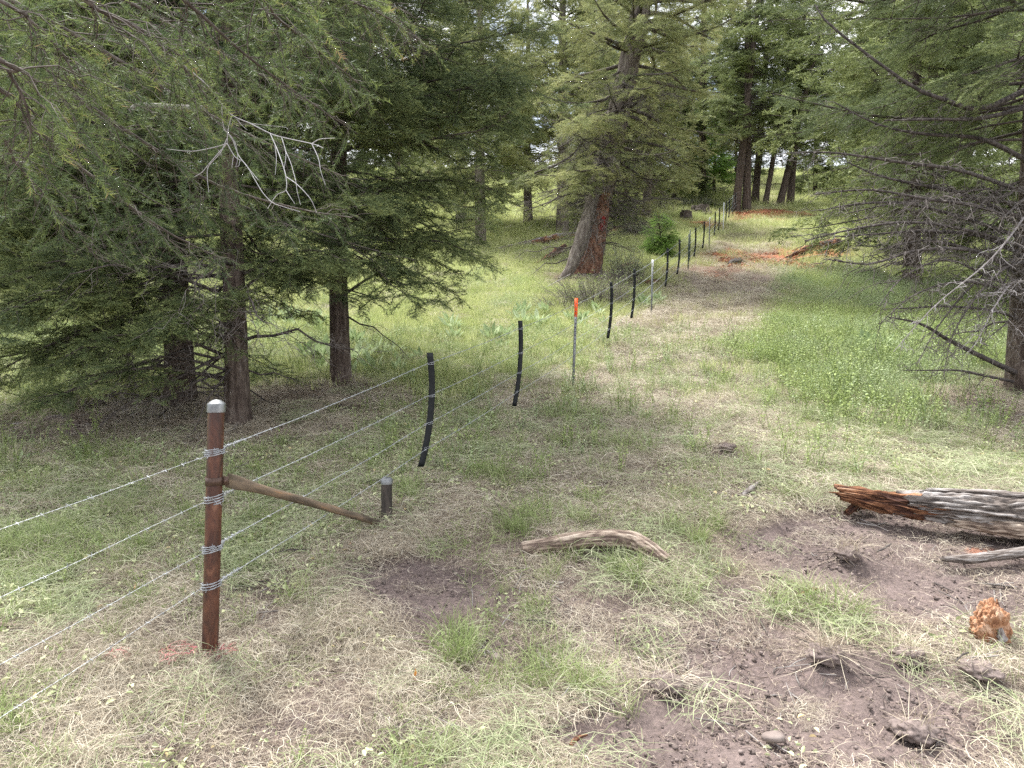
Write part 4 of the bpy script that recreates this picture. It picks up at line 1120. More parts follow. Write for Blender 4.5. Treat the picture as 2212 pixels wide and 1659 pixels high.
# bare red wood on the trunk face, and the red paint spot
def trunk_plate(parent, base, name, mat, zs, cxs, hw, rr, thick, seed, lean=.2):
    n, m = 26, 14
    t = np.linspace(0, 1, n)[:, None]; a = np.linspace(-1, 1, m)[None]
    z = zs[0]+(zs[1]-zs[0])*t + 0*a
    cx = np.interp(t, np.linspace(0, 1, len(cxs)), cxs); w = np.interp(t, np.linspace(0, 1, len(hw)), hw)*(1+1.6*(fbm(t*9, a*1.2+3, seed=seed, oct=3)-.5)); r = np.interp(t, np.linspace(0, 1, len(rr)), rr)
    ang = (cx + a*w)
    nz = (fbm(ang*6, z*3, seed=seed+3, oct=4)-.5)*.05
    rad = (r + thick + nz)*(1-.12*(np.abs(a) > .95))
    V = np.stack([np.sin(ang)*rad + (lean*z + .1*.5*np.sin(z/15*math.pi)), -np.cos(ang)*rad, z], -1).reshape(-1, 3)
    i = (np.arange(n-1)[:, None]*m + np.arange(m-1)[None]).ravel()
    child(name, make_mesh(name, V, np.stack([i, i+1, i+m+1, i+m], -1), M[mat], tint=np.full(len(V), .5)), parent)
trunk_plate(ct, cc, 'bare_wood', 'bark_red', (-.05, 2.3), [0, .2, .35, .3], [1.0, .75, .6, .35], [.6, .47, .425, .4], .0, 3)
trunk_plate(ct, cc, 'paint_mark', 'red_paint', (1.2, 1.6), [.45, .42], [.2, .22], [.435, .42], .03, 8)
# buttress root curving out to the left
def at_rel(px, py, d): return at(px, py, d) - cc
for nm_, pp_, rr_ in [('buttress_root', [at_rel(1212, 606, 20.1), at_rel(1232, 580, 20.2), at_rel(1252, 530, 20.3), at_rel(1272, 460, 20.4), at_rel(1290, 400, 20.5)], [.1, .17, .2, .17, .1])]:
    V, F, T = trunk_mesh(np.array(pp_), rr_, 'bark_grey', 17, sides=18, bark=.02, rings=50, flare=1)
    child(nm_, make_mesh(nm_, V, F, M['bark_grey'], tint=T), ct)
# second leader
k = np.linspace(0, 1, 6); p = np.stack([1.0+1.1*k, -.1+0*k, 4.4+k*6.5], -1)
V, F, T = trunk_mesh(p, [.22, .2, .17, .13, .08, .03], 'bark_grey', 7, sides=20, bark=.02, rings=60, flare=1)
child('second_leader', make_mesh('second_leader', V, F, M['bark_grey'], tint=T), ct)

# right tree ----------------------------------------------------------------
rt = np.array([6.86, 9.45, 0]); rt[2] = float(ground_z(rt[0], rt[1]))
R_tree = fir(rt, 5, 9.5, .19, 3.4, 3.35, 'dark fir at the right edge with a fan of bare grey lower branches', mat='fir_mid', q='near', dead=(.1, 18, 2.6), spacing=.1, l2s=.09, l3s=.07, size=.2, az=(math.pi*.98, .5, .8), dens=.78, sag=.2, e_low=3, tint=.42)
def dead_fan(parent, base, lines, seed, mat='bare', r=.022, sp=.13, name='bare_limb', hang=.3):
    rng = np.random.default_rng(seed)
    for ln in lines:
        pts = np.array([at(*q) for q in ln['p']]) - base
        P = smooth_path(pts, 14)[None]; L = np.array([np.linalg.norm(np.diff(P[0], axis=0), axis=1).sum()])
        r0 = ln.get('r', r); g = Geo()
        V, F = tubes(P, r0*np.linspace(1, .2, 14)[None], 8); g.add(V, F, .35)
        ls = ln.get('l', .42)
        q2, m2, _, _ = spawn(rng, P, L, ln.get('sp', sp), .12, 1, lambda t, LL: ls*(1.15-t*.7)+0*LL, 48, 16, hang, .8, 6, .07)
        V, F = tubes(q2, np.minimum(.0034+.007*m2, r0*.6)[:, None]*np.linspace(1, .3, 6)[None], 4); g.add(V, F, np.repeat(rng.uniform(.2, .9, len(q2)), 24))
        q3, m3, _, _ = spawn(rng, q2, m2, .11, .15, 1, lambda t, LL: .45*LL+.04, 42, 16, .3, .8, 4, .1)
        V, F = tubes(q3, (.0026+.004*m3)[:, None]*np.linspace(1, .4, 4)[None], 3); g.add(V, F, .6)
        child(name, g.mesh(name, M[ln.get('m', mat)]), parent)
d0 = 9.4
dead_fan(R_tree, rt, [
    dict(p=[(2225, 520, 9.45), (2080, 470, 9.2), (1960, 440, 9.0), (1860, 440, 8.8), (1770, 455, 8.7)], r=.03, l=.6),
    dict(p=[(2225, 560, 9.45), (2120, 510, 9.0), (2000, 500, 8.7), (1900, 505, 8.4), (1800, 512, 8.2)], r=.03, l=.6),
    dict(p=[(2225, 480, 9.45), (2080, 420, 9.2), (1990, 400, 9.1), (1900, 380, 9.0), (1830, 350, 9.0)], r=.035, l=.5),
    dict(p=[(2225, 640, 9.45), (2120, 590, 8.9), (2040, 560, 8.4), (1950, 600, 8.0), (1900, 660, 7.7)], r=.02, l=.5),
    dict(p=[(2225, 700, 9.45), (2150, 672, 9.2), (2050, 662, 9.0), (1975, 665, 8.9), (1905, 668, 8.8)], r=.022, l=.35, hang=.5),
    dict(p=[(2215, 815, 9.45), (2130, 775, 9.2), (2050, 735, 9.0), (1990, 700, 8.9), (1920, 685, 8.8)], r=.042, l=.5),
    dict(p=[(2215, 830, 9.45), (2120, 810, 9.2), (2070, 800, 9.0), (2010, 800, 8.8), (1950, 800, 8.6)], r=.022, l=.4),
    dict(p=[(2225, 610, 9.45), (2150, 560, 9.2), (2060, 530, 9.3), (1990, 520, 9.3), (1900, 540, 9.2)], r=.04, l=.55),
    dict(p=[(2225, 560, 9.45), (2120, 600, 8.8), (2030, 700, 8.2), (1980, 790, 7.9)], r=.018, l=.4),
    dict(p=[(2240, 460, 9.4), (2190, 560, 8.6), (2150, 660, 8.2), (2120, 740, 8.0)], r=.014, l=.35),
    dict(p=[(2225, 230, 9.45), (2120, 255, 9.0), (2010, 258, 8.7), (1910, 260, 8.5)], r=.035, l=.3),
    dict(p=[(2225, 190, 9.45), (2120, 235, 9.0), (2040, 215, 8.9), (1960, 180, 8.9), (1800, 60, 9.2), (1760, 10, 9.4)], r=.04, l=.4),
    dict(p=[(2225, 350, 9.45), (2120, 300, 9.2), (2000, 290, 9.2), (1900, 270, 9.2), (1800, 220, 9.3)], r=.035, l=.5),
    dict(p=[(2225, 540, 9.45), (2100, 500, 8.6), (1960, 480, 8.2), (1820, 500, 8.0), (1740, 520, 8.0)], r=.026, l=.55, sp=.1),
    dict(p=[(2225, 600, 9.45), (2120, 545, 8.4), (1990, 540, 7.9), (1880, 570, 7.7), (1790, 560, 7.7)], r=.026, l=.5, sp=.1),
    dict(p=[(2225, 500, 9.45), (2130, 450, 8.5), (2000, 430, 8.2), (1880, 410, 8.1), (1760, 420, 8.1)], r=.03, l=.5, sp=.1),
    dict(p=[(2225, 660, 9.45), (2150, 620, 8.5), (2060, 610, 8.2), (1970, 640, 8.0), (1900, 700, 7.8)], r=.02, l=.5, sp=.1),
    dict(p=[(2225, 560, 9.45), (2170, 580, 8.2), (2110, 640, 7.8), (2060, 720, 7.6), (2040, 800, 7.5)], r=.016, l=.45, sp=.1),
    dict(p=[(2230, 620, 9.45), (2190, 610, 8.2), (2150, 660, 7.8), (2110, 740, 7.6)], r=.016, l=.4, sp=.1, m='dead'),
    dict(p=[(2230, 440, 9.45), (2190, 500, 8.2), (2130, 570, 7.8), (2020, 660, 7.5), (1930, 760, 7.3)], r=.014, l=.3, sp=.14, m='dead'),
    dict(p=[(2225, 420, 9.45), (2080, 370, 8.4), (1940, 350, 8.2), (1800, 330, 8.2), (1700, 330, 8.3)], r=.028, l=.45, sp=.12),
], 77)
# near branches hanging in from a fir outside the frame ---------------------------------------
nb = np.array([-2.7, 1.0, 0]); nb[2] = float(ground_z(nb[0], nb[1]))
near_tree = empty('fir_tree', nb, 'fir whose near branches hang into the picture above the fence, with bare silver twigs', 'tree')
V, F, T = trunk_mesh(np.array([[0, 0, -.2], [0, 0, 1.5], [.03, 0, 3], [.05, .02, 4.6], [.05, 0, 6.5]]), [.14, .12, .1, .07, .02], 'bark', 21, sides=24)
child('trunk', make_mesh('trunk', V, F, M['bark'], tint=T), near_tree)
rngn = np.random.default_rng(8)
NPATH = [  # picture x, y, depth of the points a limb passes; every limb starts on the trunk
    dict(z=3.3, p=[(120, -40, 1.85), (200, 15, 1.9), (300, 62, 1.95), (390, 140, 2.0), (440, 200, 2.05)], r=.011, t=.55, w=1),
    dict(z=3.4, p=[(300, -60, 2.0), (420, 20, 2.1), (520, 110, 2.25), (640, 200, 2.4), (760, 280, 2.5)], r=.009, t=.5, w=1),
    dict(z=3.5, p=[(480, -60, 2.1), (600, 40, 2.3), (700, 120, 2.5), (800, 200, 2.6)], r=.008, t=.5, w=.9),
    dict(z=3.6, p=[(620, -60, 2.2), (740, -5, 2.4), (840, 40, 2.5), (900, 90, 2.55)], r=.008, t=.6, w=.9),
    dict(z=2.9, p=[(-60, 100, 1.5), (20, 160, 1.6), (60, 240, 1.65), (70, 330, 1.7)], r=.008, t=.62, w=.8),
    dict(z=3.1, p=[(-40, -20, 1.7), (60, 40, 1.75), (130, 110, 1.8), (170, 180, 1.85)], r=.008, t=.6, w=.8),
    dict(z=2.9, p=[(-40, 90, 2.6), (120, 180, 2.8), (300, 300, 3.0), (470, 400, 3.1), (640, 450, 3.15), (760, 470, 3.2)], r=.014, t=.36, w=1.5),
    dict(z=2.7, p=[(-40, 170, 2.6), (80, 280, 2.8), (220, 400, 3.0), (360, 500, 3.1), (480, 560, 3.2)], r=.013, t=.36, w=1.5),
    dict(z=3.1, p=[(40, 10, 2.6), (240, 120, 2.8), (420, 230, 3.0), (600, 320, 3.1), (740, 380, 3.2)], r=.013, t=.38, w=1.5),
    dict(z=2.5, p=[(-60, 260, 2.6), (40, 360, 2.8), (130, 460, 2.9), (210, 560, 3.0)], r=.01, t=.36, w=1.2),
    dict(z=3.3, p=[(200, -40, 2.8), (380, 60, 3.0), (560, 160, 3.1), (700, 240, 3.2)], r=.012, t=.42, w=1.3),
]
ntemp = [spray_template(_tr, 64, 0, 0, .155, .0145, up=.75) for _ in range(4)]
SPRAY['shoot'] = ntemp
lg, fg = Geo(), Geo()
for q in NPATH:
    st = np.array([nb[0]+.03, nb[1], q['z']+nb[2]])
    first = at(*q['p'][0]); mid = (st+first)/2 + np.array([0, 0, .12])
    pts = np.array([st, mid] + [at(*c) for c in q['p']]) - nb
    P = smooth_path(pts, 22)[None]; L = np.array([np.linalg.norm(np.diff(P[0], axis=0), axis=1).sum()])
    V, F = tubes(P, q['r']*np.linspace(1, .18, 22)[None], 8); lg.add(V, F, .6)
    tv = 2/ (len(pts)-1)
    a2, m2, t2, _ = spawn(rngn, P, L, .06, tv*.8, 1, lambda t, LL: q['w']*(.34*(1.2-t))+0*LL, 52, 12, .35, .55, 6, .04)
    V, F = tubes(a2, (.0012+.004*m2)[:, None]*np.linspace(1, .4, 6)[None], 4); lg.add(V, F, .7)
    a3, m3, t3, i3 = spawn(rngn, a2, m2, .042, .15, 1, lambda t, LL: .075+.14*LL, 48, 14, .2, .6, 3, .03)
    V, F = tubes(a3, .0011*np.linspace(1, .7, 3)[None]*np.ones((len(a3), 1)), 3); lg.add(V, F, .5)
    kp = rngn.uniform(0, 1, len(a3)) < np.interp(fbm(a3[:, 0, 0]*4, a3[:, 0, 1]*4, a3[:, 0, 2]*4, seed=8), [.4, .55], [.06, .75])
    tn = q['t'] - .06 + rngn.normal(0, .08, len(a3)) + .12*(rngn.uniform(0, 1, len(a3)) < .1)
    sprays(fg, rngn, a3[kp, 0], norm(a3[kp, -1]-a3[kp, 0]), m3[kp]*1.45, 'shoot', tn[kp], .8)
    sprays(fg, rngn, a2[:, 3], norm(a2[:, 5]-a2[:, 3]), m2*.4+.03, 'shoot', q['t']+.06+rngn.normal(0, .06, len(a2)), .8)
child('limbs', lg.mesh('limbs', M['limb']), near_tree)
child('crown', fg.mesh('crown', M['fir_near']), near_tree)
print('near needles', sum(len(x) for x in fg.F3))
# silver dead twigs at the end of the first limb (picture points, depth about 2 m)
M['silver'] = noise_mat('silver_dead_twig', [(.3, (.28, .27, .27)), (.7, (.5, .49, .5))], scale=(60, 60, 60), rough=.7, bump=.2)
def z1(x, y): return (x*.4069/1.13, y*.4069/1.13)
TW = [([(1310, 600), (1390, 690), (1500, 740), (1620, 800), (1700, 825), (1870, 862), (1940, 888)], 3.4),
      ([(1870, 862), (1920, 835), (2010, 828)], 2.0), ([(1870, 862), (1910, 950), (1925, 1030), (1953, 1110)], 2.0),
      ([(1500, 740), (1600, 752), (1700, 762), (1730, 775)], 1.4), ([(1420, 715), (1460, 760), (1485, 780)], 1.4),
      ([(1390, 690), (1370, 770), (1362, 860)], 2.8), ([(1330, 640), (1340, 760), (1368, 800), (1400, 850), (1430, 930), (1490, 1010), (1530, 1080), (1580, 1160), (1635, 1215), (1700, 1240), (1800, 1270)], 2.3),
      ([(1362, 860), (1300, 880), (1180, 905), (1100, 905), (998, 893)], 2.2), ([(1362, 860), (1300, 930), (1240, 1000), (1210, 1035), (1168, 1060)], 2.3),
      ([(1362, 830), (1320, 920), (1250, 1000), (1245, 1080), (1253, 1155)], 2.3), ([(1362, 860), (1410, 940), (1460, 970), (1500, 1020), (1550, 1080)], 2.0),
      ([(1380, 810), (1415, 870), (1425, 950), (1415, 1000)], 1.6), ([(1400, 940), (1390, 1010)], 1.5), ([(1440, 960), (1432, 995), (1410, 1002)], 1.5), ([(1310, 900), (1325, 930)], 1.3),
      ([(1620, 800), (1660, 890), (1690, 970), (1715, 1060), (1715, 1140), (1660, 1170), (1605, 1252)], 2.4), ([(1715, 1140), (1740, 1180), (1768, 1222)], 1.8),
      ([(1690, 825), (1715, 920), (1705, 1010)], 2.0), ([(1715, 910), (1745, 980), (1775, 1090), (1783, 1150), (1803, 1228)], 1.7),
      ([(1715, 1060), (1780, 1105), (1860, 1190), (1900, 1275)], 2.2), ([(1650, 880), (1658, 960), (1650, 1050)], 1.4),
      ([(1310, 600), (1230, 500), (1110, 400), (1040, 340)], 4.4)]
g = Geo()
for pts, w in TW:
    dd = [2.05 + .12*math.sin(x*.004+y*.003) for x, y in pts]
    P = smooth_path(np.array([at(*z1(x, y), d_) for (x, y), d_ in zip(pts, dd)])-nb, max(6, 4*len(pts)))
    n_ = len(P); V, F = tubes(P[None], (w*.00062)*np.linspace(1, .5, n_)[None], 6); g.add(V, F)
child('bare_twigs', g.mesh('bare_twigs', M['silver'], smooth=True), near_tree)
# thick grey limb stub (picture 280..440, 230)
P = smooth_path(np.array([at(450, 236, 3.25), at(380, 232, 3.2), at(300, 228, 3.15), at(282, 240, 3.15)])-nb, 12)
V, F = tubes(P[None], .013*np.linspace(1.2, .7, 12)[None], 8)
child('broken_limb', Geo().add(V, F, .9).mesh('broken_limb', M['dead_dark']), near_tree)

# ================================================================== background trees
def copy_tree(src, loc, sc, rz, label, group, lean=0.0, leany=0.0):
    r = src.copy(); S.collection.objects.link(r); r.location = tuple(float(v) for v in loc); r.scale = (sc, sc, sc*1.0); r.rotation_euler = (leany, lean, rz)
    r['label'] = label; r['group'] = group
    for ch in src.children:
        c = ch.copy(); S.collection.objects.link(c); c.parent = r
    return r
GB = 'firs standing in the background wood'
# prototypes stand where a tree is needed themselves
pA = G(1215, 508)     # trunk left of the leaning tree
A_ = fir(pA, 31, 15, .25, 3.4, 2.4, 'straight grey trunk rising just left of the old leaning fir', mat='fir_olive', bark='bark_grey', q='far', spacing=.13, l2s=.13, l3s=.13, size=.42, dead=(1, 26, 1.8), group=GB, sides=18, tint=.6, dens=.64, bark_amp=.02)
B_ = fir(G(1612, 454), 32, 19, .22, 3.1, 4.2, 'straight middle trunk of the dark hill trunks above the fence', mat='fir_mid', bark='bark', q='far', spacing=.15, l2s=.14, l3s=.13, size=.44, dead=(1.4, 26, 1.8), group=GB, sides=18, dens=.64, tint=.62, bark_amp=.02)
C_ = fir(G(1455, 440), 33, 10, .14, 2.6, .4, 'full skirted green fir behind the stumps', mat='fir_mid', bark='bark', q='far', spacing=.11, l2s=.12, l3s=.12, size=.38, dead=None, group=GB, sides=14, tint=.52)
D_ = fir(gx(10.9, 19.5), 34, 16, .2, 3.8, 1.7, 'big shaggy fir behind the bare branches, right of the mown strip', mat='fir_mid', bark='bark', q='far', spacing=.12, l2s=.12, l3s=.12, size=.38, dead=(1.4, 34, 2.2), group=GB, sides=18, dens=.64, tint=.62)
E_ = fir(G(1543, 420), 35, 6.5, .1, 1.7, .2, 'small bright green fir below the hill trunks, beside the brush pile', mat='fir_young', bark='bark', q='far', spacing=.09, l2s=.1, l3s=.1, size=.27, dead=None, group=GB, sides=12, tint=.3)
rb = np.random.default_rng(99)
SPEC = [  # source, ground point, scale, lean, label
    (A_, G(1395, 482), .85, .04, 'grey trunk right of the leaning fir, above the little fir'),
    (A_, G(1038, 532), .8, 0, 'grey trunk at the far edge of the meadow, left of the red fallen log'),
    (B_, G(1588, 455), 1.0, .1, 'leftmost dark hill trunk, leaning right over the fence'),
    (B_, G(1630, 440), .95, .07, 'thin dark trunk just behind the straight middle hill trunk'),
    (B_, G(1652, 447), .7, .16, 'slim hill trunk leaning right, alone on the bright grass'),
    (B_, G(1683, 446), .9, .22, 'reddish hill trunk leaning right, left one of the crossing pair'),
    (B_, G(1706, 440), .95, .06, 'dark upright hill trunk, right one of the crossing pair'),
    (B_, G(1945, 425), .9, 0, 'dark trunk seen through the bare branches'),
    (B_, G(1905, 430), .75, 0, 'thinner trunk seen through the bare branches, left of the darker one'),
    (A_, G(1352, 462), .6, 0, 'thin dark trunk just right of the leaning fir'),
    (A_, G(1300, 455), .7, 0, 'dark trunk hidden behind the leaning fir'),
    (A_, G(1140, 480), .8, 0, 'grey fir at the meadow edge between the far trunk and the straight grey trunk'),
    (D_, gx(14.6, 25), 1.0, 0, 'shaggy fir uphill behind the right edge tree'),
    (D_, gx(11.3, 14.2), .72, 0, 'shaggy fir just behind the tree at the right edge'),
    (D_, gx(14.5, 17.5), 1.0, 0, 'fir beyond the right edge of the picture on the slope'),
    (D_, gx(18, 33), .9, 0, 'fir behind the red chips above the mown strip'),
    (C_, G(1590, 400), 1.0, 0, 'full skirted fir just left of the hill trunks'),
    (C_, G(1760, 425), 1.0, 0, 'full skirted fir right of the crossing hill trunks'),
    (C_, gx(4.2, 34), .8, 0, 'full skirted fir in shade left of the stumps'),
    (E_, G(1495, 425), 1.05, 0, 'bright young fir left of the small one below the hill trunks'),
]
for src, loc, sc, ln, lab in SPEC:
    copy_tree(src, loc, sc, rb.uniform(0, 6.28) if ln == 0 else 0, lab, GB, lean=ln)
far_lab = [('tall dark fir of the far wood closing the hillside', A_), ('tall narrow fir of the far wood closing the hillside', B_), ('broad green fir of the far wood closing the hillside', C_), ('shaggy fir of the far wood closing the hillside', D_)]
# wood behind: left of the meadow, ridge, right slope
spots = []
tries = 0
while len(spots) < 48 and tries < 6000:
    tries += 1
    y = rb.uniform(24, 88); x = rb.uniform(-.95, .95)*(.82*y)
    pxl = 1106 + 1534*x/y
    fx_ = float(fence_x(y))
    if y < 80 and abs(x-fx_-1.2) < 3.2: continue
    if y < 36 and -14 < x < fx_: continue
    if y < 46 and 0 < x < fx_ : continue
    if y < 62 and fx_-2 < x < fx_+8: continue
    if y < 30 and 0 < x < fx_+9: continue
    if pxl < 1000 and y < 27: continue
    if 960 < pxl < 1150 and rb.uniform() < .8: continue       # keeps the bright gap between the near fir and the leaning tree
    if any((x-a)**2+(y-b)**2 < 14 for a, b in spots): continue
    spots.append((x, y))
for j, (x, y) in enumerate(spots):
    lab, src = far_lab[int(rb.integers(0, 4))]
    copy_tree(src, gx(x, y)-np.array([0, 0, .1]), rb.uniform(.75, 1.15)*(1.15 if src is C_ else 1), rb.uniform(0, 6.28), lab, 'firs of the far wood')
# firs left of and behind the near cluster
for j, (x, y, src, sc, lab) in enumerate([(-13.5, 18, D_, .8, 'shaggy fir at the left edge beyond the near cluster'), (-17, 23, A_, .9, 'fir far left behind the meadow grass'),
                                     (-12.5, 26, A_, 1.0, 'fir deep in the left meadow'), (-2.5, 35, A_, .95, 'fir behind the bright tips of the near cluster'), (-16, 27, D_, 1.0, 'big shaggy fir on the far left slope')]):
    copy_tree(src, gx(x, y), sc, rb.uniform(0, 6.28), lab, GB)

# young bright fir by the fence
yf = G(1424, 558)
fir(yf, 41, 1.45, .028, .62, .02, 'waist high young fir with bright green needles beside the fence', mat='fir_young', q='mid', spacing=.022, l2s=.045, l3s=.045, size=.17, dead=None, sides=10, sag=.08, e_low=-4, e_high=55, dens=1.0, tint=.45, bark_amp=.002, limb_rad=.05)

# ================================================================== shrubs, brush, leaning pole
def bush(loc, seed, R_, Hh, label, name='shrub', leaf='g_grey', nleaf=2600, twigs=120, tm='dead_dark', lsz=(.012, .03), cat='shrub', wide=1.3, arch=.4):
    rng = np.random.default_rng(seed); o = empty(name, loc, label, cat)
    a = rng.uniform(0, 6.28, twigs); r = .35*R_*np.sqrt(rng.uniform(0, 1, twigs)); L = Hh*rng.uniform(.5, 1.15, twigs); th = rng.uniform(0, 1.1, twigs)
    p0 = np.stack([r*np.cos(a)*1.4, r*np.sin(a), 0*a-.03], -1); d = np.stack([np.cos(a)*np.sin(th)*R_/Hh*.8, np.sin(a)*np.sin(th)*R_/Hh*.8, np.cos(th)], -1)
    s = np.linspace(0, 1, 6)
    P = p0[:, None] + d[:, None]*s[None, :, None]*L[:, None, None]; P[:, :, 2] -= arch*L[:, None]*s[None]**2*.5; P += rng.normal(0, .02, P.shape)*Hh
    g = Geo(); V, F = tubes(P, .006*np.linspace(1, .3, 6)[None]*np.ones((twigs, 1)), 4); g.add(V, F, .5)
    q2, m2, _, _ = spawn(rng, P, L, .07, .2, 1, lambda t, LL: .4*LL*(1.1-t), 45, 15, 0, .8, 4, .08)
    V, F = tubes(q2, .0024*np.linspace(1, .5, 4)[None]*np.ones((len(q2), 1)), 3); g.add(V, F, .6)
    child('twigs', g.mesh('twigs', M[tm]), o)
    if nleaf:
        i = rng.integers(0, len(q2), nleaf); t = rng.uniform(.2, 1, nleaf); pos, _ = ev_poly(q2, i, t)
        gl = Geo(); gl.add(*leaves(rng, nleaf, pos, rng.uniform(*lsz, nleaf), .6, wide)); child('leaves', gl.mesh('leaves', M[leaf]), o)
    return o
M['brush'] = leaf_mat('brush_needles', [(0, (.12, .14, .08)), (.6, (.24, .28, .17)), (1, (.4, .42, .3))], trans=.15)
sb = G(1290, 640)
bush(np.array([1.9, 16.9, float(ground_z(1.9, 16.9))]), 61, 1.35, .95, 'brown twiggy shrub with thin green leaves at the foot of the leaning fir', leaf='g_forb', nleaf=1500, twigs=230, lsz=(.02, .045))
bush(np.array([3.1, 19.2, float(ground_z(3.1, 19.2))]), 62, .7, 1.2, 'upright green leafed shrub right of the scarred trunk base', leaf='g_grey', nleaf=2600, twigs=90, lsz=(.02, .045))
bush(G(1215, 665), 63, 1.0, .5, 'low brown tangle of thin stems left of the twiggy shrub', nleaf=500, leaf='g_grey', twigs=120)
bush(G(1502, 448)+np.array([0, 0, -.05]), 64, 1.6, 1.0, 'rounded grey green brush pile near the stumps', name='brush_pile', cat='brush pile', leaf='brush', nleaf=9000, twigs=260, lsz=(.04, .12), wide=.25, arch=1.0)
bush(G(1375, 512), 65, .8, .9, 'small grey green brush heap left of the waist high fir', name='brush_heap', cat='brush pile', leaf='brush', nleaf=4200, twigs=160, lsz=(.04, .1), wide=.25, arch=.8)
bush(G(1925, 560), 66, .9, .8, 'grey leafless bush under the bare branches on the green bank', leaf='g_grey', nleaf=900, twigs=170)
bush(G(1800, 585), 67, .8, .5, 'olive leafed bush beside the fallen red log', leaf='g_forb', nleaf=2600, twigs=110)
bush(G(2060, 555), 68, 1.2, .6, 'leafy green bush behind the bare branches', leaf='g_forb', nleaf=3800, twigs=130)

# ================================================================== logs, stumps, wood
M['wood_silver'] = noise_mat('silver_weathered_wood', [(.1, (.06, .047, .04)), (.3, (.16, .135, .12)), (.5, (.3, .275, .26)), (.72, (.47, .45, .44))], scale=(3.5, 26, 26), detail=9, rough=.9, bump=1, bdist=.02, attr=.6, nrough=.7)
M['wood_pale'] = noise_mat('pale_dry_wood', [(.18, (.1, .07, .055)), (.36, (.26, .2, .155)), (.58, (.44, .37, .3))], scale=(2.5, 30, 30), detail=9, rough=.85, bump=.9, bdist=.015, attr=.7, nrough=.7)
M['wood_orange'] = noise_mat('orange_rotten_wood', [(.2, (.055, .025, .018)), (.36, (.17, .075, .04)), (.52, (.34, .17, .09)), (.7, (.54, .36, .25))], scale=(4, 18, 18), detail=9, rough=.95, bump=1, bdist=.02, attr=.8, nrough=.7)
M['stone'] = noise_mat('brown_stone', [(.3, (.13, .1, .09)), (.7, (.28, .235, .21))], scale=(9, 9, 9), rough=.9, bump=.6)
def log_geo(pts, rad, seed, n=120, m=48, ridge=.12, stretch=1.2, flat=1.0, torn=.0, groove=10, rough=.06):
    """weathered log: fibres run along it, ends torn. Returns V, faces, tint, all around pts"""
    P = smooth_path(pts, n); s_ = np.concatenate([[0], np.cumsum(np.linalg.norm(np.diff(P, axis=0), axis=1))])
    r = np.interp(np.linspace(0, 1, n), np.linspace(0, 1, len(rad)), rad)
    T = norm(np.gradient(P, axis=0)); A = norm(np.cross(T, [0, 0, 1.])); B = np.cross(T, A)
    if B[:, 2].mean() < 0: B = -B
    an = np.arange(m)*2*math.pi/m; ca, sa = np.cos(an)[None], np.sin(an)[None]
    n1 = fbm(ca*groove*.5+seed, sa*groove*.5, s_[:, None]*stretch/ max(r)*.18, seed=seed, oct=4, gain=.6)
    rid = np.clip(1-np.abs(n1-.5)*6, -1, 1)
    n2 = fbm(ca*1.3+seed, sa*1.3, s_[:, None]*1.1/max(r)*.3, seed=seed+5, oct=3)
    n3 = fbm(ca*groove*1.6+seed, sa*groove*1.6, s_[:, None]*4, seed=seed+8, oct=3)
    fac = 1 - ridge*np.clip(rid, 0, 1) + (n2-.5)*.6*(ridge*3) + (n3-.5)*rough*2
    V = P[:, None] + r[:, None, None]*fac[..., None]*(A[:, None]*ca[..., None] + B[:, None]*sa[..., None]*flat)
    if torn:
        tn = (fbm(ca*2.5+3, sa*2.5, 0*ca, seed=seed+11, oct=3)-.5)*2*torn
        w0 = np.exp(-s_/ (torn*1.2+1e-3))[:, None]; w1 = np.exp(-(s_[-1]-s_)/(torn*1.2+1e-3))[:, None]
        V = V - T[:, None]*(w0*tn)[..., None] + T[:, None]*(w1*tn)[..., None]
    V = V.reshape(-1, 3)
    i = np.arange(n-1)[:, None]*m; j = np.arange(m)[None]; j2 = (j+1) % m
    F = np.stack([i+j, i+j2, i+m+j2, i+m+j], -1).reshape(-1, 4)
    V = np.vstack([V, P[0]+T[0]*r[0]*.25, P[-1]-T[-1]*r[-1]*.25]); k0, k1 = len(V)-2, len(V)-1
    F3 = np.array([[(q+1) % m, q, k0] for q in range(m)] + [[(n-1)*m+q, (n-1)*m+(q+1) % m, k1] for q in range(m)])
    t = .5 + .28*(n3-.5)*2 - .55*np.clip(rid, 0, 1) + .2*(n2-.5)*2
    t = np.concatenate([t.ravel(), [.2, .2]])
    return V, [F, F3], t
def log_obj(name, label, cat, pts, rad, seed, mat, group=None, parts=(), **k):
    pts = np.asarray(pts, float); base = pts.mean(0)
    V, F, t = log_geo(pts-base, rad, seed, **k)
    me = make_mesh(name, V, F, M[mat], tint=t)
    if parts:
        o = empty(name, base, label, cat, group)
        child('weathered_shell', me, o)
        for (pn, pp, rr, sd, mt, kk) in parts:
            V, F, t = log_geo(np.asarray(pp)-base, rr, sd, **kk); child(pn, make_mesh(pn, V, F, M[mt], tint=t), o)
        return o
    return single(name, me, base, label, cat, group)
def gup(px, py, h=0.0):
    p = ground_at(px, py); p[2] += h; return p
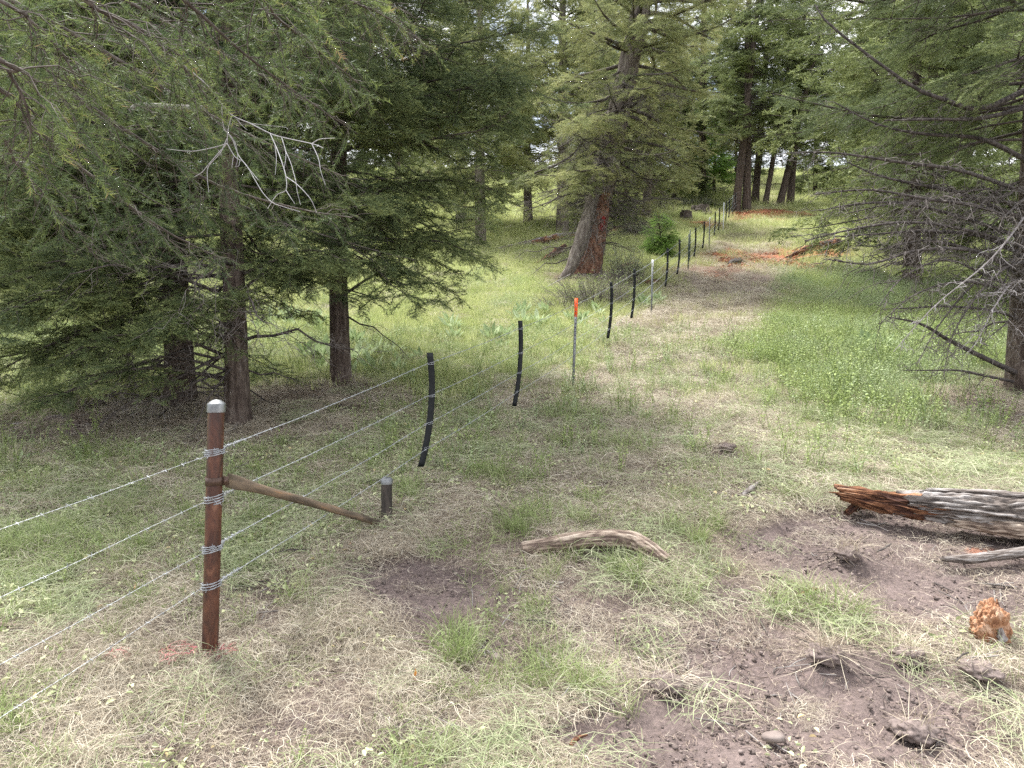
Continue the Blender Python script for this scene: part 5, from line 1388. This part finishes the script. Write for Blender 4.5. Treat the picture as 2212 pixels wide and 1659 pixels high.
# big rotten log at the right
def LP(px, py, d, dz=0.0):
    p = at(px, py, d); return p
b0 = np.array([3.0, 5.25, 0.]); b1 = np.array([4.75, 4.6, 0.])
for b in (b0, b1): b[2] = float(ground_z(b[0], b[1]))
def onlog(t, h, off=0.0):
    p = b0 + (b1-b0)*t; p = p.copy(); p[2] = float(ground_z(p[0], p[1])) + h; p[1] += off; return p
log_obj('rotten_log', 'big silver grey rotten log with orange heartwood at its left end', 'log',
        [onlog(0, .17), onlog(.25, .175), onlog(.55, .17), onlog(1, .17)], [.125, .17, .18, .185], 3, 'wood_silver', n=260, m=96, ridge=.28, stretch=3.0, flat=.82, torn=.2, groove=17, rough=.2,
        parts=[('orange_heartwood', [onlog(-.27, .18, .02), onlog(-.12, .165, .02), onlog(.06, .15), onlog(.3, .13)], [.07, .115, .12, .1], 14, 'wood_orange', dict(n=160, m=80, ridge=.3, torn=.12, flat=.75, groove=10, rough=.42)),
               ('lower_slab', [onlog(.1, .1, -.1), onlog(.35, .09, -.13), onlog(.6, .085, -.12), onlog(.85, .08, -.12)], [.05, .085, .08, .04], 15, 'wood_pale', dict(n=120, m=48, ridge=.25, torn=.12, flat=.8, groove=9, rough=.15)),
               ('top_splinter', [onlog(.05, .29, .02), onlog(.25, .3, .03), onlog(.5, .3, .04), onlog(.9, .31, .05)], [.03, .05, .05, .03], 16, 'wood_silver', dict(n=90, m=36, ridge=.3, torn=.12, flat=.5, groove=9, rough=.2))])
log_obj('rotten_fragment', 'orange stub of rotten wood on the soil by the left end of the big log', 'wood piece', [gup(1828, 1116, .03), gup(1850, 1108, .045), gup(1880, 1106, .03)], [.025, .045, .03], 22, 'wood_orange', n=40, m=30, ridge=.3, torn=.04, rough=.3)
# bent branch in the middle
log_obj('bent_branch', 'thick pale barkless branch bent down at its right end, lying on the straw', 'branch',
        [gup(1128, 1207, .05), gup(1200, 1205, .062), gup(1290, 1203, .085), gup(1360, 1208, .1), gup(1405, 1222, .075), gup(1440, 1236, .03)], [.048, .06, .066, .067, .062, .05], 31, 'wood_pale', n=160, m=48, ridge=.12, groove=9, torn=.03, rough=.06)
log_obj('branch_stub', 'small broken grey stub at the left end of the bent branch', 'wood piece', [gup(1085, 1213, .02), gup(1105, 1211, .028), gup(1122, 1211, .03)], [.012, .018, .018], 32, 'wood_pale', n=24, m=16, torn=.01)
log_obj('grey_branch', 'smooth silver branch lying in front of the big rotten log', 'branch', [gup(2035, 1212, .03), gup(2090, 1216, .035), gup(2150, 1216, .04), gup(2240, 1208, .045), gup(2330, 1200, .045)], [.018, .034, .034, .04, .042], 33, 'wood_silver', n=120, m=36, ridge=.1, torn=.02, rough=.05)
# orange rotten chunk
ck = gup(2140, 1375)
o = empty('rotten_chunk', ck, 'crumbly orange chunk of rotten wood with a pale chip, right of the bare soil', 'wood piece')
V, F = lump(np.random.default_rng(3), 6, .4, 1.6, 1.3); V = V*(1+.6*(fbm(V[:, 0]*6, V[:, 1]*6, V[:, 2]*2.2, seed=4, oct=5, gain=.65)-.5)[:, None]); V *= np.array([.095, .08, .115]); V[:, 2] += .08
V[:, 0] += -.1*(V[:, 2]-.08)
child('crumbly_wood', make_mesh('crumbly_wood', V, F, M['wood_orange'], tint=.2+.7*fbm(V[:, 0]*30, V[:, 1]*40, V[:, 2]*15, seed=5)), o)
V, F, t = log_geo(np.array([[-.01, -.085, .03], [0, -.088, .07], [.005, -.07, .12]]), [.02, .03, .01], 6, n=30, m=20, ridge=.2, flat=.5); child('pale_chip', make_mesh('pale_chip', V, F, M['wood_silver'], tint=t+.2), o)
for q, (a, b, c) in enumerate([((-.03, .0, .12), (-.02, 0, .17), (-.035, 0, .2)), ((.02, 0, .12), (.03, .0, .19), (.035, .01, .25)), ((.05, 0, .1), (.055, 0, .15), (.06, 0, .18))]):
    V, F, t = log_geo(np.array([a, b, c]), [.03, .02, .003], 50+q, n=24, m=14, ridge=.3, flat=.4); child('splinter', make_mesh('splinter', V, F, M['wood_orange'], tint=t), o)

SM = [  # small pieces: name, label, points, radii, mat
    ('wood_chunk', 'grey weathered wood chunk left of the big rotten log', [(1600, 1080, .03), (1618, 1066, .04), (1640, 1050, .035)], [.025, .03, .022], 'wood_silver'),
    ('twig', 'thin dark twig touching the grey weathered wood chunk', [(1560, 1074, .01), (1580, 1073, .015), (1600, 1072, .012)], [.004, .005, .005], 'dead_dark'),
    ('wood_stick', 'short pale stick lying aslant in the mown strip', [(1415, 910, .02), (1432, 898, .03), (1452, 884, .02)], [.02, .028, .018], 'wood_pale'),
    ('wood_stick', 'pale brown stick above the short pale one in the mown strip', [(1270, 870, .02), (1320, 862, .03), (1375, 852, .02)], [.012, .016, .01], 'wood_pale'),
    ('wood_stick', 'thin brown stick parallel to the pale brown one in the mown strip', [(1290, 880, .02), (1340, 872, .03), (1390, 866, .02)], [.01, .013, .008], 'wood_pale'),
    ('wood_chip', 'small white wood chip beyond the second black batten', [(1192, 908, .015), (1207, 905, .02), (1225, 900, .015)], [.015, .02, .012], 'wood_silver'),
    ('wood_chip', 'pale chunk of wood in the grass behind the brace pipe', [(695, 1000, .025), (715, 1004, .035), (735, 1012, .02)], [.02, .03, .02], 'wood_silver'),
    ('wood_chip', 'long pale grass covered chunk beyond the brace, near the second wire', [(610, 1003, .02), (630, 995, .03), (655, 990, .02)], [.018, .022, .014], 'wood_silver'),
    ('wood_chip', 'small white splinter in the grass below the brace pipe', [(538, 1128, .012), (545, 1140, .02), (552, 1148, .01)], [.01, .016, .009], 'wood_silver'),
    ('wood_splinter', 'flat grey splinter standing in the straw left of the rusty post foot', [(317, 1528, .012), (325, 1548, .02), (333, 1566, .01)], [.01, .018, .006], 'wood_silver'),
    ('wood_piece', 'brown broken branch at the left edge under the lowest wire', [(-60, 1392, .04), (-10, 1385, .045), (50, 1372, .03)], [.03, .034, .02], 'wood_pale'),
    ('wood_stick', 'grey stick on dark soil in the bottom left corner', [(60, 1612, .01), (90, 1632, .02), (125, 1655, .012)], [.009, .013, .009], 'wood_pale'),
    ('wood_stick', 'dark rotten stick in the bottom left corner below the grey one', [(-20, 1650, .02), (10, 1645, .02), (40, 1636, .015)], [.018, .02, .012], 'dead_dark'),
    ('wood_stick', 'curved brown root lying at the bottom edge left of the middle', [(300, 1650, .01), (340, 1638, .02), (385, 1634, .01)], [.009, .012, .007], 'wood_pale'),
    ('bent_root', 'bleached forked root in the straw left of the big bare patch', [(1160, 1398, .015), (1175, 1425, .03), (1192, 1440, .03), (1212, 1447, .01)], [.008, .014, .015, .006], 'wood_silver'),
    ('wood_chip', 'orange wood chip at the bottom edge', [(1232, 1606, .008), (1248, 1596, .016), (1268, 1586, .008)], [.01, .016, .008], 'wood_orange'),
    ('wood_piece', 'orange brown wood piece on straw between the bent branch and rotten chunk', [(1728, 1285, .015), (1752, 1281, .02), (1785, 1279, .012)], [.01, .016, .012], 'wood_orange'),
    ('wood_piece', 'small brown wood piece left of the orange brown one', [(1640, 1243, .012), (1662, 1244, .016), (1690, 1246, .01)], [.009, .012, .009], 'wood_pale'),
    ('bark_piece', 'dark bark strip on the soil near the big log', [(1895, 1190, .01), (1910, 1184, .012), (1925, 1178, .01)], [.008, .01, .007], 'dead_dark'),
    ('fallen_pole', 'long thin grey pole leaning from the ground to the old fir', [(1116, 666, .03), (1160, 635, .35), (1215, 600, .7)], [.03, .025, .02], 'dead'),
]
for j, (nm, lab, pp, rr, mt) in enumerate(SM):
    pts = [gup(*q) for q in pp]
    if nm == 'fallen_pole': pts = [gup(1116, 668, .02), at(1165, 630, 18.2), at(1232, 592, 19.4)]
    log_obj(nm, lab, nm.split('_')[-1] if nm not in ('wood_stick', 'wood_chip', 'wood_piece', 'wood_chunk', 'wood_splinter') else nm.replace('_', ' '), pts, rr, 200+j, mt, n=36, m=18, ridge=.2, torn=.012, flat=.7, rough=.12)
# fallen logs further up
log_obj('fallen_log', 'long grey and red fallen log across the meadow left of the leaning fir', 'log', [gup(1078, 541, .08), gup(1130, 533, .1), gup(1200, 524, .14), gup(1262, 513, .12)], [.06, .11, .15, .12], 41, 'wood_silver', n=120, m=30, ridge=.3, torn=.2, rough=.2,
        parts=[('red_wood', [gup(1150, 532, .1), gup(1190, 526, .14), gup(1240, 518, .12)], [.08, .15, .1], 42, 'wood_orange', dict(n=60, m=24, ridge=.3, torn=.2, rough=.3))])
log_obj('fallen_log', 'red rotten log end emerging right of the leaning fir', 'log', [gup(1310, 508, .08), gup(1330, 504, .12), gup(1362, 501, .08)], [.09, .13, .06], 43, 'wood_orange', n=60, m=24, ridge=.3, torn=.2, rough=.3)
log_obj('fallen_log', 'slanting broken orange log with a raised end in the meadow', 'log', [gup(1158, 578, .05), gup(1180, 568, .15), gup(1205, 560, .3), gup(1222, 556, .48)], [.05, .12, .13, .06], 44, 'wood_orange', n=80, m=24, ridge=.3, torn=.12, rough=.3)
for j, (pp, lab) in enumerate([([(1092, 566), (1112, 563), (1135, 565)], 'bleached branch in the meadow below the long fallen log, upper one'), ([(1132, 574), (1160, 570), (1190, 568)], 'bleached branch in the meadow below the long fallen log, lower one'),
                               ([(1045, 548), (1075, 545), (1100, 544)], 'bleached branch at the left end of the long fallen log'), ([(1268, 650), (1330, 640), (1372, 630)], 'pale stick lying between the twiggy shrub and the fence')]):
    log_obj('branch', lab, 'branch', [gup(a, b, .05) for a, b in pp], [.02, .035, .015], 60+j, 'wood_silver', n=30, m=12, rough=.1)
log_obj('fallen_log', 'dark red torn log with upturned roots at the edge of the red chips', 'log', [gup(1700, 556, .06), gup(1745, 548, .12), gup(1785, 545, .2), gup(1812, 540, .25)], [.05, .12, .2, .16], 45, 'wood_orange', n=90, m=30, ridge=.3, torn=.25, rough=.35)
log_obj('fallen_log', 'pale split pole along the lower side of the red chips', 'log', [gup(1700, 567, .04), gup(1740, 560, .05), gup(1790, 556, .06)], [.03, .04, .03], 46, 'wood_pale', n=40, m=14)
log_obj('fallen_log', 'broken orange wood at the right of the scarred trunk', 'log', [gup(1335, 585, .05), gup(1360, 580, .08), gup(1400, 574, .05)], [.05, .08, .03], 47, 'wood_orange', n=50, m=20, torn=.2, rough=.3)
log_obj('wood_block', 'small orange block of wood behind the white tipped post', 'wood piece', [gup(1393, 618, .05), gup(1410, 615, .07), gup(1425, 613, .05)], [.06, .08, .05], 48, 'wood_orange', n=30, m=16, rough=.3)
log_obj('root_clod', 'torn up clod of roots on the red chips beside the mown strip', 'root clod', [gup(1572, 574, .03), gup(1590, 570, .12), gup(1610, 566, .05)], [.08, .15, .08], 49, 'dead_dark', n=40, m=20, rough=.5, torn=.1)
log_obj('fallen_log', 'bleached log far up the slope behind the bare branches', 'log', [gup(2020, 500, .1), gup(2080, 490, .15), gup(2150, 482, .15)], [.1, .14, .1], 52, 'wood_silver', n=50, m=16, rough=.2)
for j, (px, py, r, h, lab) in enumerate([(1481, 475, .33, .42, 'narrow weathered stump, left and smaller of the two stumps'), (1513, 463, .55, .38, 'broad low stump, right and larger of the two stumps')]):
    b = G(px, py); V, F, t = log_geo(np.array([[0, 0, -.2], [0, 0, h*.4], [.02, 0, h]]), [r*1.3, r, r*.9], 70+j, n=30, m=40, ridge=.2, torn=.15, rough=.2)
    single('tree_stump', make_mesh('tree_stump', V, F, M['bark_grey'], tint=t), b, lab, 'tree stump', 'stumps above the red chips')
for j, (px, py, s_, lab) in enumerate([(1672, 1600, (.05, .036, .02), 'flat brown stone on the bare soil near the bottom edge'), (1527, 1478, (.03, .026, .026), 'small dark stone on the bare soil patch'), (1780+900, 1400, (.03, .02, .02), None),
                                      (1070, 1410, (.035, .025, .02), 'half buried dark stone in the straw right of the green tuft'), (958, 1228, (.014, .012, .01), 'tiny pale pebble in the round bare patch'), (985, 1241, (.016, .014, .014), 'tiny dark pebble in the round bare patch')]):
    if lab is None: continue
    V, F = lump(np.random.default_rng(80+j), 2, .75, 1.1, 1); V = np.sign(V)*np.abs(V)**.8*np.array(s_)
    single('stone', make_mesh('stone', V, F, M['stone']), gup(px, py, s_[2]*.35), lab, 'stone')

# uprooted pale tussocks, tall stalks, red paint on the straw
def tussock(px, py, seed, label, n=130, L_=.22, mat='g_straw', tint=(.1, .9), lean=1.25):
    rng = np.random.default_rng(seed); b = gup(px, py, .01)
    o = empty('grass_tussock', b, label, 'grass tussock', 'uprooted pale tussocks')
    V, F, T = blades(rng, n, .08, L_*.3, L_, lean, .0024, 1.2, tint=tint); V[:, 2] += .02
    child('blades', Geo().add(V, F, T).mesh('blades', M[mat]), o)
    V, F = lump(rng, 4, .5, 2.2, .5); V *= .085; child('root_clod', make_mesh('root_clod', V, F, M['g_clod'], tint=.3+.4*fbm(V[:, 0]*40, V[:, 1]*40, V[:, 2]*40)), o)
tussock(1785, 1440, 1, 'largest uprooted tussock, arching pale blades over dark roots in the bare soil', 190, .25)
tussock(1960, 1425, 2, 'pale tussock between the largest one and the orange rotten chunk', 130, .22)
tussock(1830, 1215, 3, 'silvery tussock on the dug soil in front of the big log', 150, .22)
tussock(1440, 1470, 4, 'small flattened tussock at the left of the big bare patch', 110, .2)
tussock(1570, 985, 5, 'low torn tussock on the dark spot in the mown strip', 110, .2, tint=(0, .6))
tussock(2120, 1480, 6, 'clump of dry blades on the soil mound below the rotten chunk', 70, .18)
tussock(1975, 1590, 7, 'spread of dry blades at the bottom edge right of the flat stone', 60, .2)
M['paint_straw'] = leaf_mat('paint_marked_straw', [(0, (.36, .1, .11)), (.6, (.52, .17, .18)), (1, (.6, .36, .3))], trans=.1)
for j, (px, py, rx, n, lab) in enumerate([(382, 1440, .085, 80, 'pink red paint sprayed on straw left of the rusty post foot'), (485, 1432, .08, 45, 'faint coral paint sprayed on straw right of the rusty post foot'), (262, 1450, .05, 40, 'dull red paint spot further left of the rusty post')]):
    rng = np.random.default_rng(j+70); V, F, T = blades(rng, n, rx, .03, .1, .3, .004, .4, lie=True, zmax=.04)
    b = gup(px, py, .012); single('paint_mark', Geo().add(V, F, T).mesh('paint_mark', M['paint_straw']), b, lab, 'paint mark')
M['orange_leaf'] = leaf_mat('orange_leaves', [(0, (.6, .2, .05)), (1, (.75, .36, .1))], trans=.3)
for j, (px, py, s_, lab) in enumerate([(893, 1476, .06, 'curled orange leaf standing in the straw below the round bare patch'), (210, 1336, .05, 'orange leaf in the cut grass between the lower wires'), (293, 1278, .04, 'small orange leaf in the cut grass near the second lowest wire'), (755, 1190, .035, 'pale orange leaf below the brace stub')]):
    rng = np.random.default_rng(j); V, F, T = leaves(rng, 2, np.array([[0, 0, .02], [.01, 0, .015]]), np.array([s_, s_*.7]), .9, .7, curl=.4)
    single('orange_leaf', Geo().add(V, F, T).mesh('orange_leaf', M['orange_leaf']), gup(px, py, .01), lab, 'leaf')
